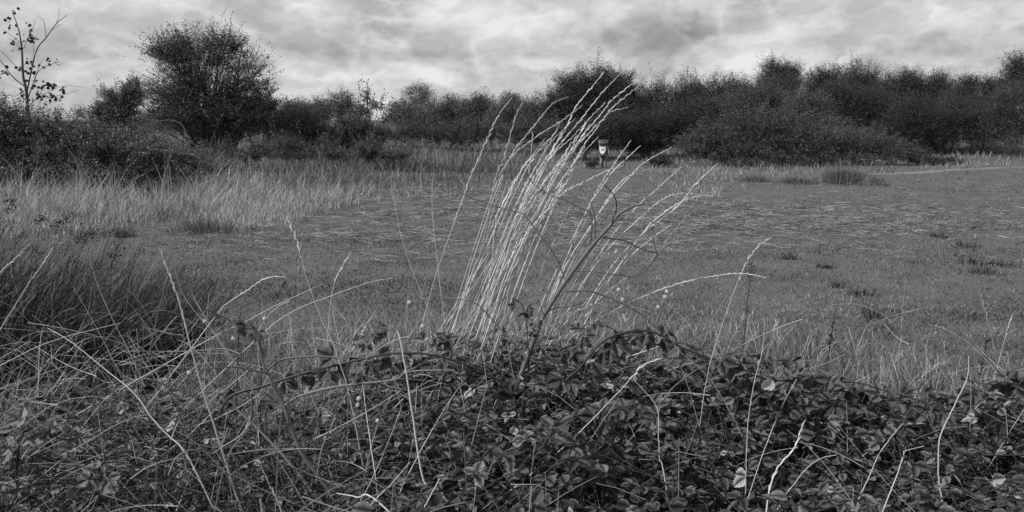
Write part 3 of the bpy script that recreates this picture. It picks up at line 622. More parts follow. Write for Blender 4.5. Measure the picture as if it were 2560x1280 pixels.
ST1 = [[(1279,245),(1240,300),(1200,390),(1174,450),(1096,669),(1051,825)], [(1323,232),(1290,290),(1262,390),(1238,450),(1211,587),(1150,800),(1125,880)],
 [(1421,242),(1383,259),(1345,303),(1298,360),(1273,399),(1241,459),(1185,620),(1105,880)], [(1454,265),(1394,309),(1355,333),(1309,366),(1287,385),(1255,440),(1180,660),(1120,890)],
 [(1511,180),(1459,243),(1437,273),(1410,330),(1366,396),(1328,459),(1262,620),(1180,870)], [(1547,188),(1503,235),(1462,287),(1427,330),(1394,369),(1350,445),(1275,610),(1190,880)],
 [(1593,200),(1536,246),(1503,284),(1465,330),(1432,377),(1383,451),(1300,620),(1215,880)], [(1596,216),(1533,268),(1500,306),(1451,355),(1424,391),(1394,426),(1353,492),(1280,640),(1180,870)],
 [(1569,268),(1525,281),(1500,308),(1465,341),(1418,396),(1335,550),(1235,830)], [(1399,309),(1383,339),(1339,388),(1301,453),(1230,620),(1140,880)], [(1437,298),(1407,325),(1372,363),(1339,418),(1260,580),(1140,870)],
 [(1511,259),(1476,295),(1448,336),(1410,390),(1330,550),(1245,750),(1195,880)], [(1465,303),(1446,341),(1413,396),(1361,453),(1290,610),(1205,870)], [(1495,344),(1470,369),(1437,407),(1410,453),(1335,600),(1240,850)],
 [(1498,314),(1480,336),(1448,382),(1421,437),(1385,495),(1310,640),(1255,870)], [(1317,407),(1290,448),(1279,467),(1200,630),(1120,860)], [(1330,328),(1331,347),(1325,412),(1317,473),(1295,600),(1245,880)],
 [(1454,317),(1427,347),(1388,382),(1340,450),(1262,610),(1165,870)], [(1360,350),(1330,390),(1296,440),(1225,600),(1120,850)], [(1420,340),(1392,372),(1350,440),(1280,585),(1185,860)], [(1475,310),(1440,362),(1390,440),(1290,640),(1200,880)],
 [(1300,430),(1270,480),(1215,600),(1130,800),(1100,870)], [(1380,385),(1340,450),(1290,550),(1215,730),(1160,880)], [(1440,370),(1400,430),(1330,560),(1230,780),(1190,880)], [(1335,440),(1290,540),(1230,690),(1165,850)],
 [(1405,330),(1375,390),(1310,530),(1245,700),(1180,870)], [(1350,400),(1310,470),(1250,610),(1180,790),(1150,870)], [(1258,440),(1235,520),(1200,640),(1120,850)]]
ST2 = [[(1577,352),(1549,390),(1528,423),(1503,459),(1440,580),(1380,700),(1320,850)], [(1599,366),(1558,404),(1533,429),(1500,475),(1460,540),(1395,700),(1345,830)], [(1558,415),(1520,426),(1465,453),(1402,489),(1365,560),(1310,700),(1260,850)],
 [(1678,369),(1615,404),(1582,434),(1525,497),(1460,590),(1414,665),(1380,750),(1340,850)], [(1623,423),(1580,437),(1540,470),(1470,580),(1400,720),(1365,830)], [(1703,418),(1640,475),(1590,520),(1530,590),(1460,700),(1375,850)],
 [(1793,410),(1740,460),(1690,520),(1600,590),(1520,680),(1430,830)], [(1770,488),(1700,485),(1655,500),(1600,545),(1530,612),(1470,690),(1380,850)], [(1780,490),(1740,492),(1690,512),(1625,563),(1562,645),(1500,739),(1440,850)],
 [(1914,694),(1860,684),(1800,688),(1700,708),(1586,751),(1504,794),(1420,850)], [(1748,515),(1700,560),(1620,660),(1540,740),(1440,850)], [(1500,480),(1460,560),(1400,680),(1330,850)], [(1540,500),(1480,590),(1420,700),(1350,850)],
 [(1470,600),(1420,690),(1390,760),(1360,840)], [(1560,640),(1500,720),(1450,800),(1410,860)], [(1680,560),(1600,620),(1520,700),(1420,800),(1380,850)]]
r = rng(501)
for q in range(15):
    u = r.uniform(0, 1); tip = np.array([1280+u*180+r.normal(0, 12), 450-u*100+abs(r.normal(0, 60))]); b_ = np.array([1045+r.uniform(0, 1)**1.2*235, r.uniform(850, 900)])
    mid = b_*.5+tip*.5+np.array([-14+r.normal(0, 12), 0]); ST1.append([tuple(tip), tuple(tip*.5+mid*.5+np.array([-9, -4])), tuple(mid), tuple(b_)])
for q in range(12):
    b_ = np.array([r.uniform(1290, 1460), r.uniform(820, 880)]); a = r.uniform(.25, 1.15); ln = r.uniform(160, 430); tip = b_+np.array([math.sin(a), -math.cos(a)])*ln
    ST2.append([tuple(tip), tuple(tip*.6+b_*.4+np.array([-8, -10])), tuple(tip*.3+b_*.7+np.array([-8, -4])), tuple(b_)])
root = empty('tall_grass_clump', (float(P(1160, 900, 3.4)[0]), 3.4, 0.)); tag(root, 'tall bleached grass clump with many straight stalks leaning right, in the centre', 'grass clump')
for q, s in enumerate(ST1): add_stalk(root, s, 3.4+r.uniform(-.3, .35), 3.35+r.uniform(-.12, .12), r.uniform(.0019, .0033)*(1 if q < 28 else .75), M['stalk'], r, r.uniform(.26, .36) if q < 18 else r.uniform(.1, .3)*(r.uniform() < .6), .024, tone=r.uniform(-.25, .75))
root = empty('tall_grass_clump', (float(P(1360, 880, 3.5)[0]), 3.5, 0.)); tag(root, 'bleached grass clump fanning out lower to the right of the dead forked stem', 'grass clump')
for q, s in enumerate(ST2): add_stalk(root, s, 3.5+r.uniform(-.3, .4), 3.5+r.uniform(-.12, .12), r.uniform(.0026, .0040)*(1 if q < 10 else .6), M['stalk'] if q < 10 or q % 2 else M['stalkdim'], r, r.uniform(.24, .36) if q < 11 else (.2 if q % 3 == 0 else 0), .022, tone=r.uniform(.15, .6))

def clump_blades(root, xc, xw, n, seed):
    r = rng(seed); mb = MB(); b0 = P(xc, 880, 3.4)[0]; x = b0+r.normal(0, xw, n); y = 3.4+r.normal(0, .12, n)
    blades(mb, x, y, r.uniform(.35, .95, n), r.uniform(.05, .7, n), r.uniform(.002, .005, n), (.35+r.normal(0, .35, n)).clip(.05, 1.1), r, K=6, leanaz=r.normal(.2, .9, n), z=np.zeros(n), curl=1.4)
    mb.build('leaf_blades', M['stalkdim'], root)
clumps_ = [o for o in COL.objects if o.name.startswith('tall_grass_clump')]
clump_blades(clumps_[0], 1120, .13, 260, 551); clump_blades(clumps_[1], 1350, .12, 160, 552)
SGL = 'single dry grass stalks crossing the near bank'
SI = [  # points tip first, depth, radius, bright?, head, label
 ([(402,625),(412,655),(425,690),(450,760),(480,880),(510,985),(550,1110),(575,1190),(605,1285)], 2.6, .0038, 1, .22, 'thick pale stalk with a shaggy seed head, right of the rush clump'),
 ([(995,828),(1000,850),(1016,934),(1033,1051),(1055,1186),(1077,1236)], 2.5, .0045, 1, 0, 'thickest straight white stalk, headless, left of the tall clump base'),
 ([(718,545),(745,610),(765,690),(800,790),(828,850),(849,907),(869,971),(889,1065),(902,1135),(919,1213),(932,1285)], 2.7, .0026, 1, .12, 'very long thin stalk slanting from the left clearing to the bottom edge'),
 ([(761,570),(750,640),(745,750),(744,900),(750,1040),(760,1200),(768,1285)], 2.7, .0018, 0, .18, 'upright thin stalk crossing the top of the long slanting one'),
 ([(1925,596),(1890,620),(1860,670),(1830,740),(1800,830),(1770,930),(1750,1060)], 3.0, .0022, 1, .15, 'stalk bending over at its top in front of the right-hand clearing'),
 ([(1912,800),(1906,875),(1884,961),(1870,1062),(1865,1175),(1863,1280)], 2.5, .0028, 1, 0, 'straight upright stalk passing just left of the big pale leaf'),
 ([(2422,890),(2419,939),(2392,1002),(2377,1032),(2351,1089),(2346,1137),(2347,1197),(2355,1250),(2362,1285)], 2.4, .0044, 1, 0, 'thick crooked pale stalk at the lower right'),
 ([(2257,1059),(2231,1089),(2197,1137),(2171,1197),(2147,1250)], 2.4, .0034, 1, 0, 'pale stalk left of the snapped one at the lower right'),
 ([(2310,1115),(2261,1128),(2259,1136),(2239,1197),(2207,1280)], 2.3, .0034, 1, 0, 'snapped stalk with a sharp kink at the lower right'),
 ([(2010,1055),(1984,1122),(1946,1167),(1924,1224),(1916,1280)], 2.3, .0042, 1, .3, 'thick rough-headed stalk curving to the bottom edge right of the straight upright one'),
 ([(2092,1137),(2055,1145),(2021,1167),(1984,1212),(1957,1250)], 2.35, .0030, 1, 0, 'low arching stalk among the leaves at the lower right'),
 ([(2449,730),(2466,790),(2481,847),(2495,930)], 3.6, .0020, 0, .2, 'thin stalk with a small head, left of the crossing pair near the right edge'),
 ([(2530,787),(2512,847),(2497,905),(2479,976)], 3.5, .0020, 1, .15, 'thin stalk leaning left to right, the right one of the pair near the right edge'),
 ([(1651,897),(1606,916),(1550,976),(1460,1070),(1377,1145),(1250,1246),(1180,1290)], 2.5, .0034, 1, .1, 'long stalk rising to the right across the middle of the brambles'),
 ([(1850,884),(1812,892),(1756,916),(1700,954),(1647,1010)], 2.8, .0028, 0, 0, 'curved grey stalk bowing to the right above the brambles'),
 ([(1582,946),(1640,1014),(1646,1081),(1649,1149),(1659,1179)], 2.5, .0030, 1, 0, 'stalk bent sharply at its middle in the bramble leaves'),
 ([(1630,760),(1689,864),(1756,927),(1794,976),(1831,1040),(1850,1077)], 2.8, .0026, 1, 0, 'stalk sloping down to the right beneath the arching cane'),
 ([(1685,800),(1689,875),(1707,931),(1726,987)], 3.0, .0024, 0, 0, 'short steep stalk crossing the dark arching cane'),
 ([(1649,866),(1557,897)], 3.1, .0034, 1, 0, 'short broken white straw lying level in the brambles'),
 ([(118,820),(171,850),(235,900),(279,936),(319,968),(353,1004),(376,1041),(420,1088),(460,1127),(500,1200)], 2.6, .0030, 1, 0, 'long stalk curving down to the right across the left bank'),
 ([(373,1036),(336,1043),(286,1065),(235,1095),(161,1144)], 2.5, .0028, 0, 0, 'arched stalk ending beside the pale leaf sprig on the left'),
 ([(300,808),(145,848),(10,909)], 3.0, .0024, 1, 0, 'slanting stalk at the foot of the rush clump'),
 ([(640,875),(455,878),(304,880),(235,904),(120,930)], 3.0, .0022, 0, 0, 'nearly level stalk across the left bank'),
 ([(640,1040),(610,1085),(571,1139),(545,1240)], 2.4, .0030, 0, 0, 'stalk leaning right below the left thick stalk'),
 ([(707,1008),(697,1102),(692,1200),(690,1280)], 2.4, .0028, 0, 0, 'vertical stalk left of the dead brown stem at the bottom'),
 ([(906,957),(916,1038),(931,1139)], 2.6, .0026, 1, 0, 'short upright stalk above the two snail shells'),
 ([(963,850),(916,897),(879,961),(828,1065),(802,1135),(781,1280)], 2.6, .0028, 0, 0, 'stalk curving down to the left of the long slanting one'),
 ([(1121,920),(1077,988),(1037,1092),(1020,1162),(991,1280)], 2.5, .0022, 0, 0, 'thin stalk slanting left beneath the tall clump'),
 ([(1100,1195),(1070,1253),(1052,1290)], 2.2, .0034, 1, 0, 'short bright stalk stub at the bottom centre'),
 ([(1300,1213),(1250,1245),(1200,1280)], 2.3, .0030, 0, 0, 'grey straw leaving the bottom edge right of centre'),
 ([(842,1233),(892,1243),(959,1266)], 2.3, .0038, 1, 0, 'thick short straw lying level at the bottom edge'),
 ([(970,1139),(912,1176),(805,1240)], 2.4, .0024, 0, 0, 'slanting straw above the level bottom straw'),
 ([(1025,1155),(970,1219),(912,1280)], 2.3, .0028, 1, 0, 'straw slanting left to the bottom edge below the white stalk'),
 ([(133,619),(100,670),(60,727),(0,825),(-40,900)], 3.4, .0030, 1, .15, 'pale stalk in front of the rush clump, right one of two'),
 ([(71,613),(35,650),(0,682),(-60,760)], 3.4, .0032, 1, .2, 'pale stalk in front of the rush clump, left one of two'),
 ([(223,645),(244,712),(289,814),(322,877)], 3.2, .0022, 1, 0, 'thin stalk leaning left in front of the rush clump'),
 ([(506,622),(555,727),(577,765),(610,830)], 3.2, .0016, 0, 0, 'faint thin stalk leaning left above the small bramble sprig'),
 ([(437,671),(445,705),(461,742),(500,795),(536,836)], 2.9, .0022, 1, 0, 'curved stalk just right of the shaggy seed head'),
 ([(807,710),(780,722),(685,766),(602,811),(520,850)], 3.0, .0024, 1, 0, 'stalk rising gently right across the left grasses'),
 ([(982,695),(919,707),(827,740),(727,781),(646,844)], 3.1, .0022, 1, 0, 'long low arching stalk left of the tall clump'),
 ([(875,633),(845,686),(830,734),(821,817),(815,900)], 3.2, .0022, 1, .15, 'stalk curving right at its tip, rightmost of three left of the clump'),
 ([(824,594),(801,630),(786,704),(768,829),(760,900)], 3.3, .0018, 0, .2, 'stalk curving right at its tip, leftmost of three left of the clump'),
 ([(840,603),(832,668),(828,760),(815,850)], 3.3, .0018, 0, .2, 'straight middle stalk of three left of the clump'),
 ([(899,603),(897,686),(885,800)], 3.4, .0018, 0, .15, 'thin upright stalk between the three and the tall clump'),
 ([(712,692),(667,695),(620,725),(571,757),(540,790)], 3.2, .0024, 1, .2, 'short arched stalk with a head above the small bramble sprig'),
 ([(495,618),(465,640),(439,662),(420,690),(400,760)], 3.3, .0018, 0, .1, 'thin stalk curving right behind the shaggy seed head'),
 ([(975,440),(985,500),(1005,600),(1040,700),(1065,760),(1090,810)], 3.4, .0018, 1, 0, 'thin stalk leaning left, left outlier of the tall clump'),
 ([(1085,432),(1080,470),(1083,560),(1095,670),(1107,770),(1118,850)], 3.4, .0020, 1, 0, 'thin upright stalk bent at its tip, beside the left outlier'),
 ([(600,1260),(560,1180),(480,1100),(400,1060)][::-1], 2.3, .0026, 0, 0, 'straw sloping down to the right in the lower left tangle'),
 ([(940,775),(925,800),(905,830),(880,880)], 3.1, .0022, 1, .55, 'short stalk with a plump seed head left of the tall clump'),
 ([(655,1170),(680,1225),(700,1270)], 2.3, .003, 0, .7, 'stubby rough seed spike at the bottom left of the dead stem')]
r = rng(502)
for pts, d_, ra, br, hd, lb in SI:
    if pts[0][0] > 1250 and pts[-1][1] > 980: d_ *= .88; ra *= .68
    elif pts[0][0] <= 1250 and pts[-1][1] > 1100: d_ *= .88
    b = P(*pts[-1], d_); root = empty('grass_stalk', (b[0], b[1], float(H(b[0], b[1])))); tag(root, lb, 'grass stalk', SGL)
    low = len(pts) == 2
    add_stalk(root, pts, d_+r.uniform(-.12, .12), d_, ra*.9, M['stalk'] if br else M['stalkdim'], r, hd, .021, name='stem', tone=r.uniform(.2, .55), ground=not low)

# ------------------------------------------------------------------ dead stems
def dead(name, label, main, rad, branches, d, seed, m, darkset=()):
    r = rng(seed); b = P(*main[0], d); root = empty(name, (b[0], b[1], 0.)); tag(root, label, 'dead stem')
    q = near_path(main, d, d); q = [np.array([b[0]-.03, b[1], -.02])]+q; p = smooth_path(q, 5)
    mb = MB(); tubes(mb, p[None], np.interp(np.linspace(0, 1, len(p)), [0, .45, .8, 1], [rad, rad*.85, rad*.5, rad*.2])[None]*r.uniform(.92, 1.08, len(p)), np.array([.5]), 7); mb.build('stem', m, root, smooth=True)
    for k, (bp_, br_) in enumerate(branches):
        p = smooth_path(near_path(bp_, d, d+r.uniform(-.25, .15)), 5); mb = MB()
        tubes(mb, p[None], np.linspace(br_, br_*.45, len(p))[None], np.array([r.uniform(.1, .9)]), 6); mb.build('branch', m, root, smooth=True)
    return root
dead('dead_forked_stem', 'dead forked weed stem with curling tendrils leaning right through the tall grass clumps',
 [(1272,1122),(1291,984),(1309,919),(1344,825),(1359,790),(1414,704),(1484,610),(1523,567),(1547,536),(1582,516),(1605,509),(1621,485)], .0108,
 [([(1414,704),(1391,645),(1355,595),(1320,548),(1305,534),(1242,516),(1156,485),(1117,454),(1085,430)], .0032), ([(1357,592),(1375,555),(1394,536),(1396,520),(1387,501)], .0026),
  ([(1475,622),(1479,540),(1453,520),(1414,501),(1383,491),(1336,462),(1310,430)], .003), ([(1488,606),(1486,540),(1477,505)], .003), ([(1514,571),(1512,520),(1492,485),(1461,450),(1410,426),(1369,407),(1350,385)], .0034),
  ([(1529,559),(1541,520),(1535,489),(1504,454)], .0028), ([(1547,540),(1578,532),(1605,538),(1641,561),(1664,563),(1699,544),(1725,520)], .0032), ([(1508,593),(1562,602),(1602,622),(1641,633),(1639,645),(1617,673),(1590,692),(1547,688),(1488,680),(1441,678)], .0030),
  ([(1643,633),(1635,606),(1631,567)], .0018), ([(1414,729),(1469,727),(1520,743),(1586,774),(1625,805),(1664,845),(1670,864)], .0042), ([(1359,785),(1344,751)], .002), ([(1340,790),(1391,770),(1430,766),(1469,751)], .0022),
  ([(1312,939),(1355,914),(1400,912),(1449,926),(1494,950),(1539,969),(1559,986)], .0040), ([(1295,995),(1332,989),(1400,1004),(1430,1010)], .0032)], 2.95, 601, M['deadstem'])
dead('dead_brown_stem', 'stout dead stem with arching side shoots rising from the bottom edge left of centre',
 [(862,1290),(835,1246),(802,1196),(761,1142),(734,1085),(711,1015),(687,974),(671,934),(657,907),(644,850),(620,800)], .0085,
 [([(671,924),(701,900),(741,894),(788,890),(842,894),(858,900)], .004), ([(711,1015),(734,998),(768,984),(835,968),(902,959),(970,952),(996,946),(1016,931),(1070,926),(1137,926)], .0048), ([(744,1122),(667,1124),(600,1132),(560,1140)], .004), ([(671,934),(640,928),(590,918),(540,920),(500,926)], .003),
  ([(600,885),(560,872),(500,876),(420,880)], .0025)], 2.35, 611, M['deadstem'])
dead('dead_brown_stem', 'thinner dead stem slanting down to the right, left of the stout dead stem', [(815,1290),(788,1240),(758,1199),(711,1142),(667,1095),(627,1055),(600,1031),(575,1000)], .0050,
 [([(627,1055),(600,1090),(560,1115),(530,1135)], .003), ([(627,1055),(632,1010),(628,990)], .004), ([(530,1135),(480,1125),(440,1145),(420,1190)], .003)], 2.35, 621, M['stalkdim'])
dead('dead_creeper', 'long thin creeping stem looping left to right through the foot of the tall clump', [(1360,940),(1305,880),(1254,825),(1219,786),(1184,755),(1125,747),(1062,751),(1000,729)], .0034, [([(1000,729),(960,735),(935,760)], .002)], 3.1, 631, M['deadstem'])

# ------------------------------------------------------------------ bramble canes with leaves
leafmeshes = {}
def leaf_mesh(m, v):
    if (m, v) not in leafmeshes:
        r = rng(700+v); mb = MB(); tn = .35+.15*v
        for a, s in ((0, 1.), (1.2, .8), (-1.2, .8)):
            tv = BLEAF[0]*s*r.uniform(.9, 1.1); a += r.normal(0, .12); c, q = math.cos(a), math.sin(a); R_ = np.array([[c, -q, 0], [q, c, 0], [0, 0, 1]])
            R2 = np.array([[1, 0, 0], [0, math.cos(.3*v-.4), -math.sin(.3*v-.4)], [0, math.sin(.3*v-.4), math.cos(.3*v-.4)]])
            mb.add((R_@(R2@tv.T)).T+R_@np.array([0, .12, 0]), BLEAF[1][0], np.full(len(tv), tn))
        p = np.array([[[0, -.25, -.02], [0, 0, 0]]]); tubes(mb, p, np.array([[.02, .015]]), np.array([.3]), 4)
        o = mb.build('leaf', M[m]); leafmeshes[(m, v)] = o.data; bpy.data.objects.remove(o)
    return leafmeshes[(m, v)]
from mathutils import Matrix
def put_leaf(root, pos, direc, normal, size, m, v, label=None):
    B = basis(np.array([direc], float), np.array([normal], float))[0]
    o = bpy.data.objects.new('leaf', leaf_mesh(m, v)); COL.objects.link(o); o.parent = root
    mt = Matrix([list(B[i]*size)+[float(pos[i]-wloc(root)[i])] for i in range(3)]+[[0, 0, 0, 1]]); o.matrix_local = mt
    if label: o['label'] = label
    return o
def cane(label, pts, d0, d1, rad, nleaf, seed, m='cane', lm='bramble', size=(.042, .066), extra=None, drop=.0):
    r = rng(seed); q = near_path(pts, d0, d1); g = q[0].copy(); g[2] = 0; g[0] -= .05
    g2 = q[-1].copy()
    root = empty('bramble_cane', (float(g[0]), float(g[1]), 0.)); tag(root, label, 'bramble', 'bramble canes arching over the near bank')
    if q[0][2] > .1: q = [g-(q[1]-q[0])*.5*np.array([1, 1, 0]), q[0]*.5+(g-(q[1]-q[0])*.35)*.5]+q
    p = smooth_path(q, 6); mb = MB(); tubes(mb, p[None], (np.linspace(rad, rad*.45, len(p)))[None], np.array([.5]), 6)
    # thorns
    k = r.integers(8, len(p)-1, 30); tdir = nrm(r.normal(0, 1, (30, 3))); th = p[k][:, None]+tdir[:, None]*np.linspace(0, rad*2.4, 2)[None, :, None]
    tubes(mb, th, np.tile([rad*.35, .0001], (30, 1)), np.full(30, .4), 3)
    mb.build('stem', M[m], root, smooth=True)
    st = 12 if q[0][2] <= .1 else 0
    for k in range(nleaf):
        i = int(r.uniform(st, len(p)-1)); a = r.uniform(0, 2*math.pi); dr = np.array([math.cos(a), math.sin(a)*.8, r.uniform(-.7, .5)])
        pos = p[i]+nrm(dr)*r.uniform(.015, .04)+np.array([0, 0, r.uniform(-.02, .02)])
        put_leaf(root, pos, dr, nrm(np.array([r.normal(0, .45), r.normal(-.8, .4), 1.])), r.uniform(*size), lm, int(r.integers(0, 3)))
    if extra: extra(root, r)
    return root
cane('thick dark cane arching level across the foot of the tall clump', [(560,1010),(660,965),(768,931),(835,914),(902,899),(970,885),(1053,884),(1121,897),(1198,924),(1260,960)], 2.75, 2.7, .0062, 10, 801)
cane('dark cane arching highest over the grass right of the dead forked stem', [(1400,980),(1450,920),(1500,860),(1542,837),(1602,826),(1662,841),(1700,867),(1752,888),(1812,916),(1857,939),(1906,984),(1950,1002),(1987,1021),(2040,1055)], 2.75, 2.6, .0050, 34, 803)
def pale(root, r):
    put_leaf(root, P(1918, 985, 2.6), (0.1, -.1, 1), (-.35, -1, .35), .075, 'paleleaf', 1, 'single large pale leaf')
cane('slender dark cane running right, carrying the single large pale leaf', [(1860,954),(1935,952),(2047,954),(2141,957),(2197,972),(2272,993),(2374,1029)], 2.7, 2.65, .0040, 16, 805, extra=None)
cane('short dark cane below the slender one on the right', [(1960,962),(1999,976),(2047,991),(2092,1016)], 2.65, 2.6, .0042, 8, 807)
cane('dark cane entering from the right edge', [(2440,1010),(2475,957),(2520,958),(2600,956)], 2.8, 2.8, .0036, 8, 809)
cane('upright dark sprig with small leaves in front of the leaning stalks', [(1322,900),(1320,864),(1316,809),(1305,762),(1280,745)], 2.9, 2.9, .0034, 12, 811, size=(.022, .036))
cane('thin dark twig rising right behind the small leafy sprig', [(600,790),(632,757),(703,725),(738,689)], 3.1, 3.1, .0024, 2, 813, size=(.02, .03))
cane('small dark leafy sprig in the left grasses below the clearing', [(650,850),(614,820),(566,796),(528,778),(510,772)], 3.0, 3.0, .0028, 12, 815, size=(.026, .038))
cane('dark cane curving among leaves below the bent stalk', [(1500,1040),(1580,1021),(1662,1044),(1737,1081)], 2.5, 2.45, .0036, 14, 817)
cane('thick grey cane slanting up to the right across the bottom centre', [(1040,1275),(1070,1243),(1137,1203),(1221,1149),(1300,1112)], 2.2, 2.3, .0055, 8, 819, m='deadstem')
cane('dark leafy sprig between the two tall grass clumps and the thick arching cane', [(1130,900),(1120,860),(1090,845),(1075,835)], 2.9, 2.9, .0026, 9, 821, size=(.03, .042))
cane('dark leafy sprig standing up left of the level arching cane', [(870,930),(880,880),(920,850),(955,805)], 2.9, 2.95, .0026, 8, 823, size=(.028, .040))
cane('dark leafy cane tip at the top of the brambles, nearest right of the forked stem', [(1380,960),(1400,900),(1440,850),(1500,800)], 2.8, 2.85, .003, 14, 825, size=(.036, .052))
cane('pale-leaved bramble sprig at the lower left edge', [(42,1162),(50,1105),(67,1072),(111,1078),(161,1099),(210,1085)], 2.2, 2.25, .0042, 16, 831, lm='paleleaf', size=(.035, .052))
cane('small pale-leaved sprig below the larger pale one on the left', [(250,1200),(262,1180),(275,1165)], 2.15, 2.15, .003, 4, 833, lm='paleleaf', size=(.035, .05))
# the big pale leaf, a loose fallen leaf caught on the canes
mb = MB(); c0 = P(1920, 962, 2.58); n = 26; rr = []
a = np.linspace(0, 2*math.pi, n, endpoint=False); ra = .021*(1+.05*np.cos(a*13))*np.where(np.abs(a-math.pi*1.5) < .3, .85, 1)
v = np.stack([c0[0]+np.cos(a)*ra*1.1, c0[1]+.006*np.sin(2*a), c0[2]+np.sin(a)*ra], -1); v2 = (v-c0)*.5+c0+np.array([0, .004, 0])
vv = np.vstack([v, v2, c0+np.array([0, .006, 0])]); i = np.arange(n); j = (i+1) % n
mb.add(vv, np.stack([i, j, j+n, i+n], -1)); mb.add(vv, np.stack([i+n, j+n, np.full(n, 2*n)], -1))
M['palebig'] = mat('bleached_leaf', .42, .3, .3, .5, .3, 90, .3)
o = mb.build('fallen_leaf', M['palebig'], smooth=True); tag(o, 'big round pale leaf caught on the dark canes at the right', 'leaf')

# ------------------------------------------------------------------ snails
def snail(px, py, d, s, label, seed):
    r = rng(seed); t = np.linspace(0, 1, 54); ang = t*2.7*2*math.pi; R0 = (1-t)**1.15
    c = P(px, py, d); q = r.uniform(0, 6.28)
    p = np.stack([np.cos(ang)*R0*.52, -t*.5*np.ones_like(t)-.1, np.sin(ang)*R0*.52], -1)*s
    cq, sq = math.cos(q), math.sin(q); p = p@np.array([[cq, 0, -sq], [0, 1, 0], [sq, 0, cq]])
    rad = (.50*(1-t)**1.05+.03)*s
    mb = MB(); tan = nrm(np.gradient(p, axis=0)); 
    tubes(mb, (p+c)[None], rad[None], np.array([.5]), 10)
    tt = mb.t[0].copy(); tt = tt.reshape(-1, 10); tt[:, 3] = .12; tt[:, 6] = .25; mb.t[0] = tt.ravel()
    o = mb.build('snail_shell', M['shell'], smooth=True); tag(o, label, 'snail', 'small banded snail shells on the vegetation')
SN = [(1662,743,3.2,'shell, lower of the close pair right of the dead forked stem'),(1668,729,3.2,'shell, upper of the close pair right of the dead forked stem'),(1645,768,3.2,'shell just below the close pair, above the arching cane'),
 (1546,725,3.2,'shell on the lower right fan of stalks, left of the pair'),(1556,749,3.2,'shell beneath the one on the lower right fan of stalks'),(1540,630,3.3,'highest shell, beside the tendrils of the forked stem'),(1023,757,3.3,'shell in the grass left of the tall clump'),
 (1058,815,3.2,'shell at the left foot of the tall clump, upper of two'),(1067,848,3.1,'shell at the left foot of the tall clump, lower of two'),(513,803,3.0,'shell on the small dark sprig at the left'),(661,797,3.0,'shell right of the small dark sprig at the left'),
 (894,1012,2.5,'lower shell of the two under the short upright stalk'),(897,997,2.5,'upper shell of the two under the short upright stalk'),(944,1052,2.5,'shell in the shade right of the long slanting stalk'),(584,846,2.9,'pale shell lying on the tangle below the small dark sprig'),
 (473,932,2.6,'shell on the left bank above the long curving stalk'),(1388,712,3.2,'shell on the leaning forked stem')]
for k, (a, b, c, lb) in enumerate(SN[:-1]): snail(a, b, c, .0105 if k < 11 else .009, 'white snail '+lb, 900+k)

# dark dock plants
def dock(px, py, d, h, label, seed):
    r = rng(seed); b = P(px, py, d); b[2] = float(H(b[0], b[1])); root = empty('dock_plant', tuple(b)); tag(root, label, 'dock')
    p = smooth_path([b, b+np.array([.01, 0, h*.5]), b+np.array([.03, 0, h])]); mb = MB(); tubes(mb, p[None], np.linspace(.004, .0015, len(p))[None], np.array([.5]), 5); mb.build('stem', M['cane'], root)
    mb = MB()
    for q in range(9):
        t = r.uniform(.4, 1); c = b+np.array([.03*t, 0, h*t]); n = 14
        pp = c+r.normal(0, 1, (n, 3))*np.array([.012, .012, .012]); stamp(mb, *LEAF4, pp, basis(nrm(r.normal(0, 1, (n, 3))), nrm(r.normal(0, 1, (n, 3)))), r.uniform(.008, .014, n), r.uniform(.3, 1, n))
    mb.build('seed_head', M['rushhead'], root)
dock(2066, 900, 4.2, .50, 'dark dock spike in the rough grass beyond the right brambles', 951)
dock(1862, 760, 4.6, .70, 'tall thin dark dock spike behind the bending stalk', 953)
dock(2448, 900, 3.9, .42, 'dark dock spike near the right edge', 955)

# ------------------------------------------------------------------ dog waste bin
D = 25.5; k = D/F
base = P(1508, 415, D); gz = float(H(base[0], D)); root = empty('dog_waste_bin', (base[0], D, gz)); tag(root, 'dog waste bin with white shield dog sign on a timber post beyond the clearing', 'bin')
yaw = math.radians(9); cy_, sy_ = math.cos(yaw), math.sin(yaw)
def L2(v):
    v = np.asarray(v, float); return np.stack([base[0]+v[:, 0]*cy_+v[:, 1]*sy_, D-v[:, 0]*sy_+v[:, 1]*cy_, v[:, 2]], -1)
def bevel_box(mb, x0, x1, y0, y1, z0, z1, b=.008, tone=.5):
    # box with chamfered vertical edges and top
    def ring(z, o): 
        return [(x0+b+o, y0+o, z), (x1-b-o, y0+o, z), (x1-o, y0+b+o, z), (x1-o, y1-b-o, z), (x1-b-o, y1-o, z), (x0+b+o, y1-o, z), (x0+o, y1-b-o, z), (x0+o, y0+b+o, z)]
    R = [ring(z0, b), ring(z0+b, 0), ring(z1-b, 0), ring(z1, b)]; v = L2(np.array(sum(R, []))); f = []
    for a in range(3):
        for i in range(8): j = (i+1) % 8; f.append((a*8+i, a*8+j, (a+1)*8+j, (a+1)*8+i))
    mb.add(v, np.array(f), tone); c = L2(np.array([((x0+x1)/2, (y0+y1)/2, z1), ((x0+x1)/2, (y0+y1)/2, z0)])); 
    vv = np.vstack([v, c]); mb.add(vv, np.array([(24+i, 24+(i+1) % 8, 32) for i in range(8)]+[((i+1) % 8, i, 33) for i in range(8)]), tone)
zt = P(1508, 350, D)[2]; zb = P(1508, 388, D)[2]; hw = .145
mb = MB(); bevel_box(mb, -hw, hw, -.13, .13, zb, zt-.03); body = mb.build('body', M['bin'], root)
mb = MB(); bevel_box(mb, -hw-.02, hw+.012, -.19, .15, zt-.035, zt, .006); bevel_box(mb, -hw-.018, hw+.010, -.188, -.168, zt-.14, zt-.037, .005); hood = mb.build('hood', M['binlid'], root)
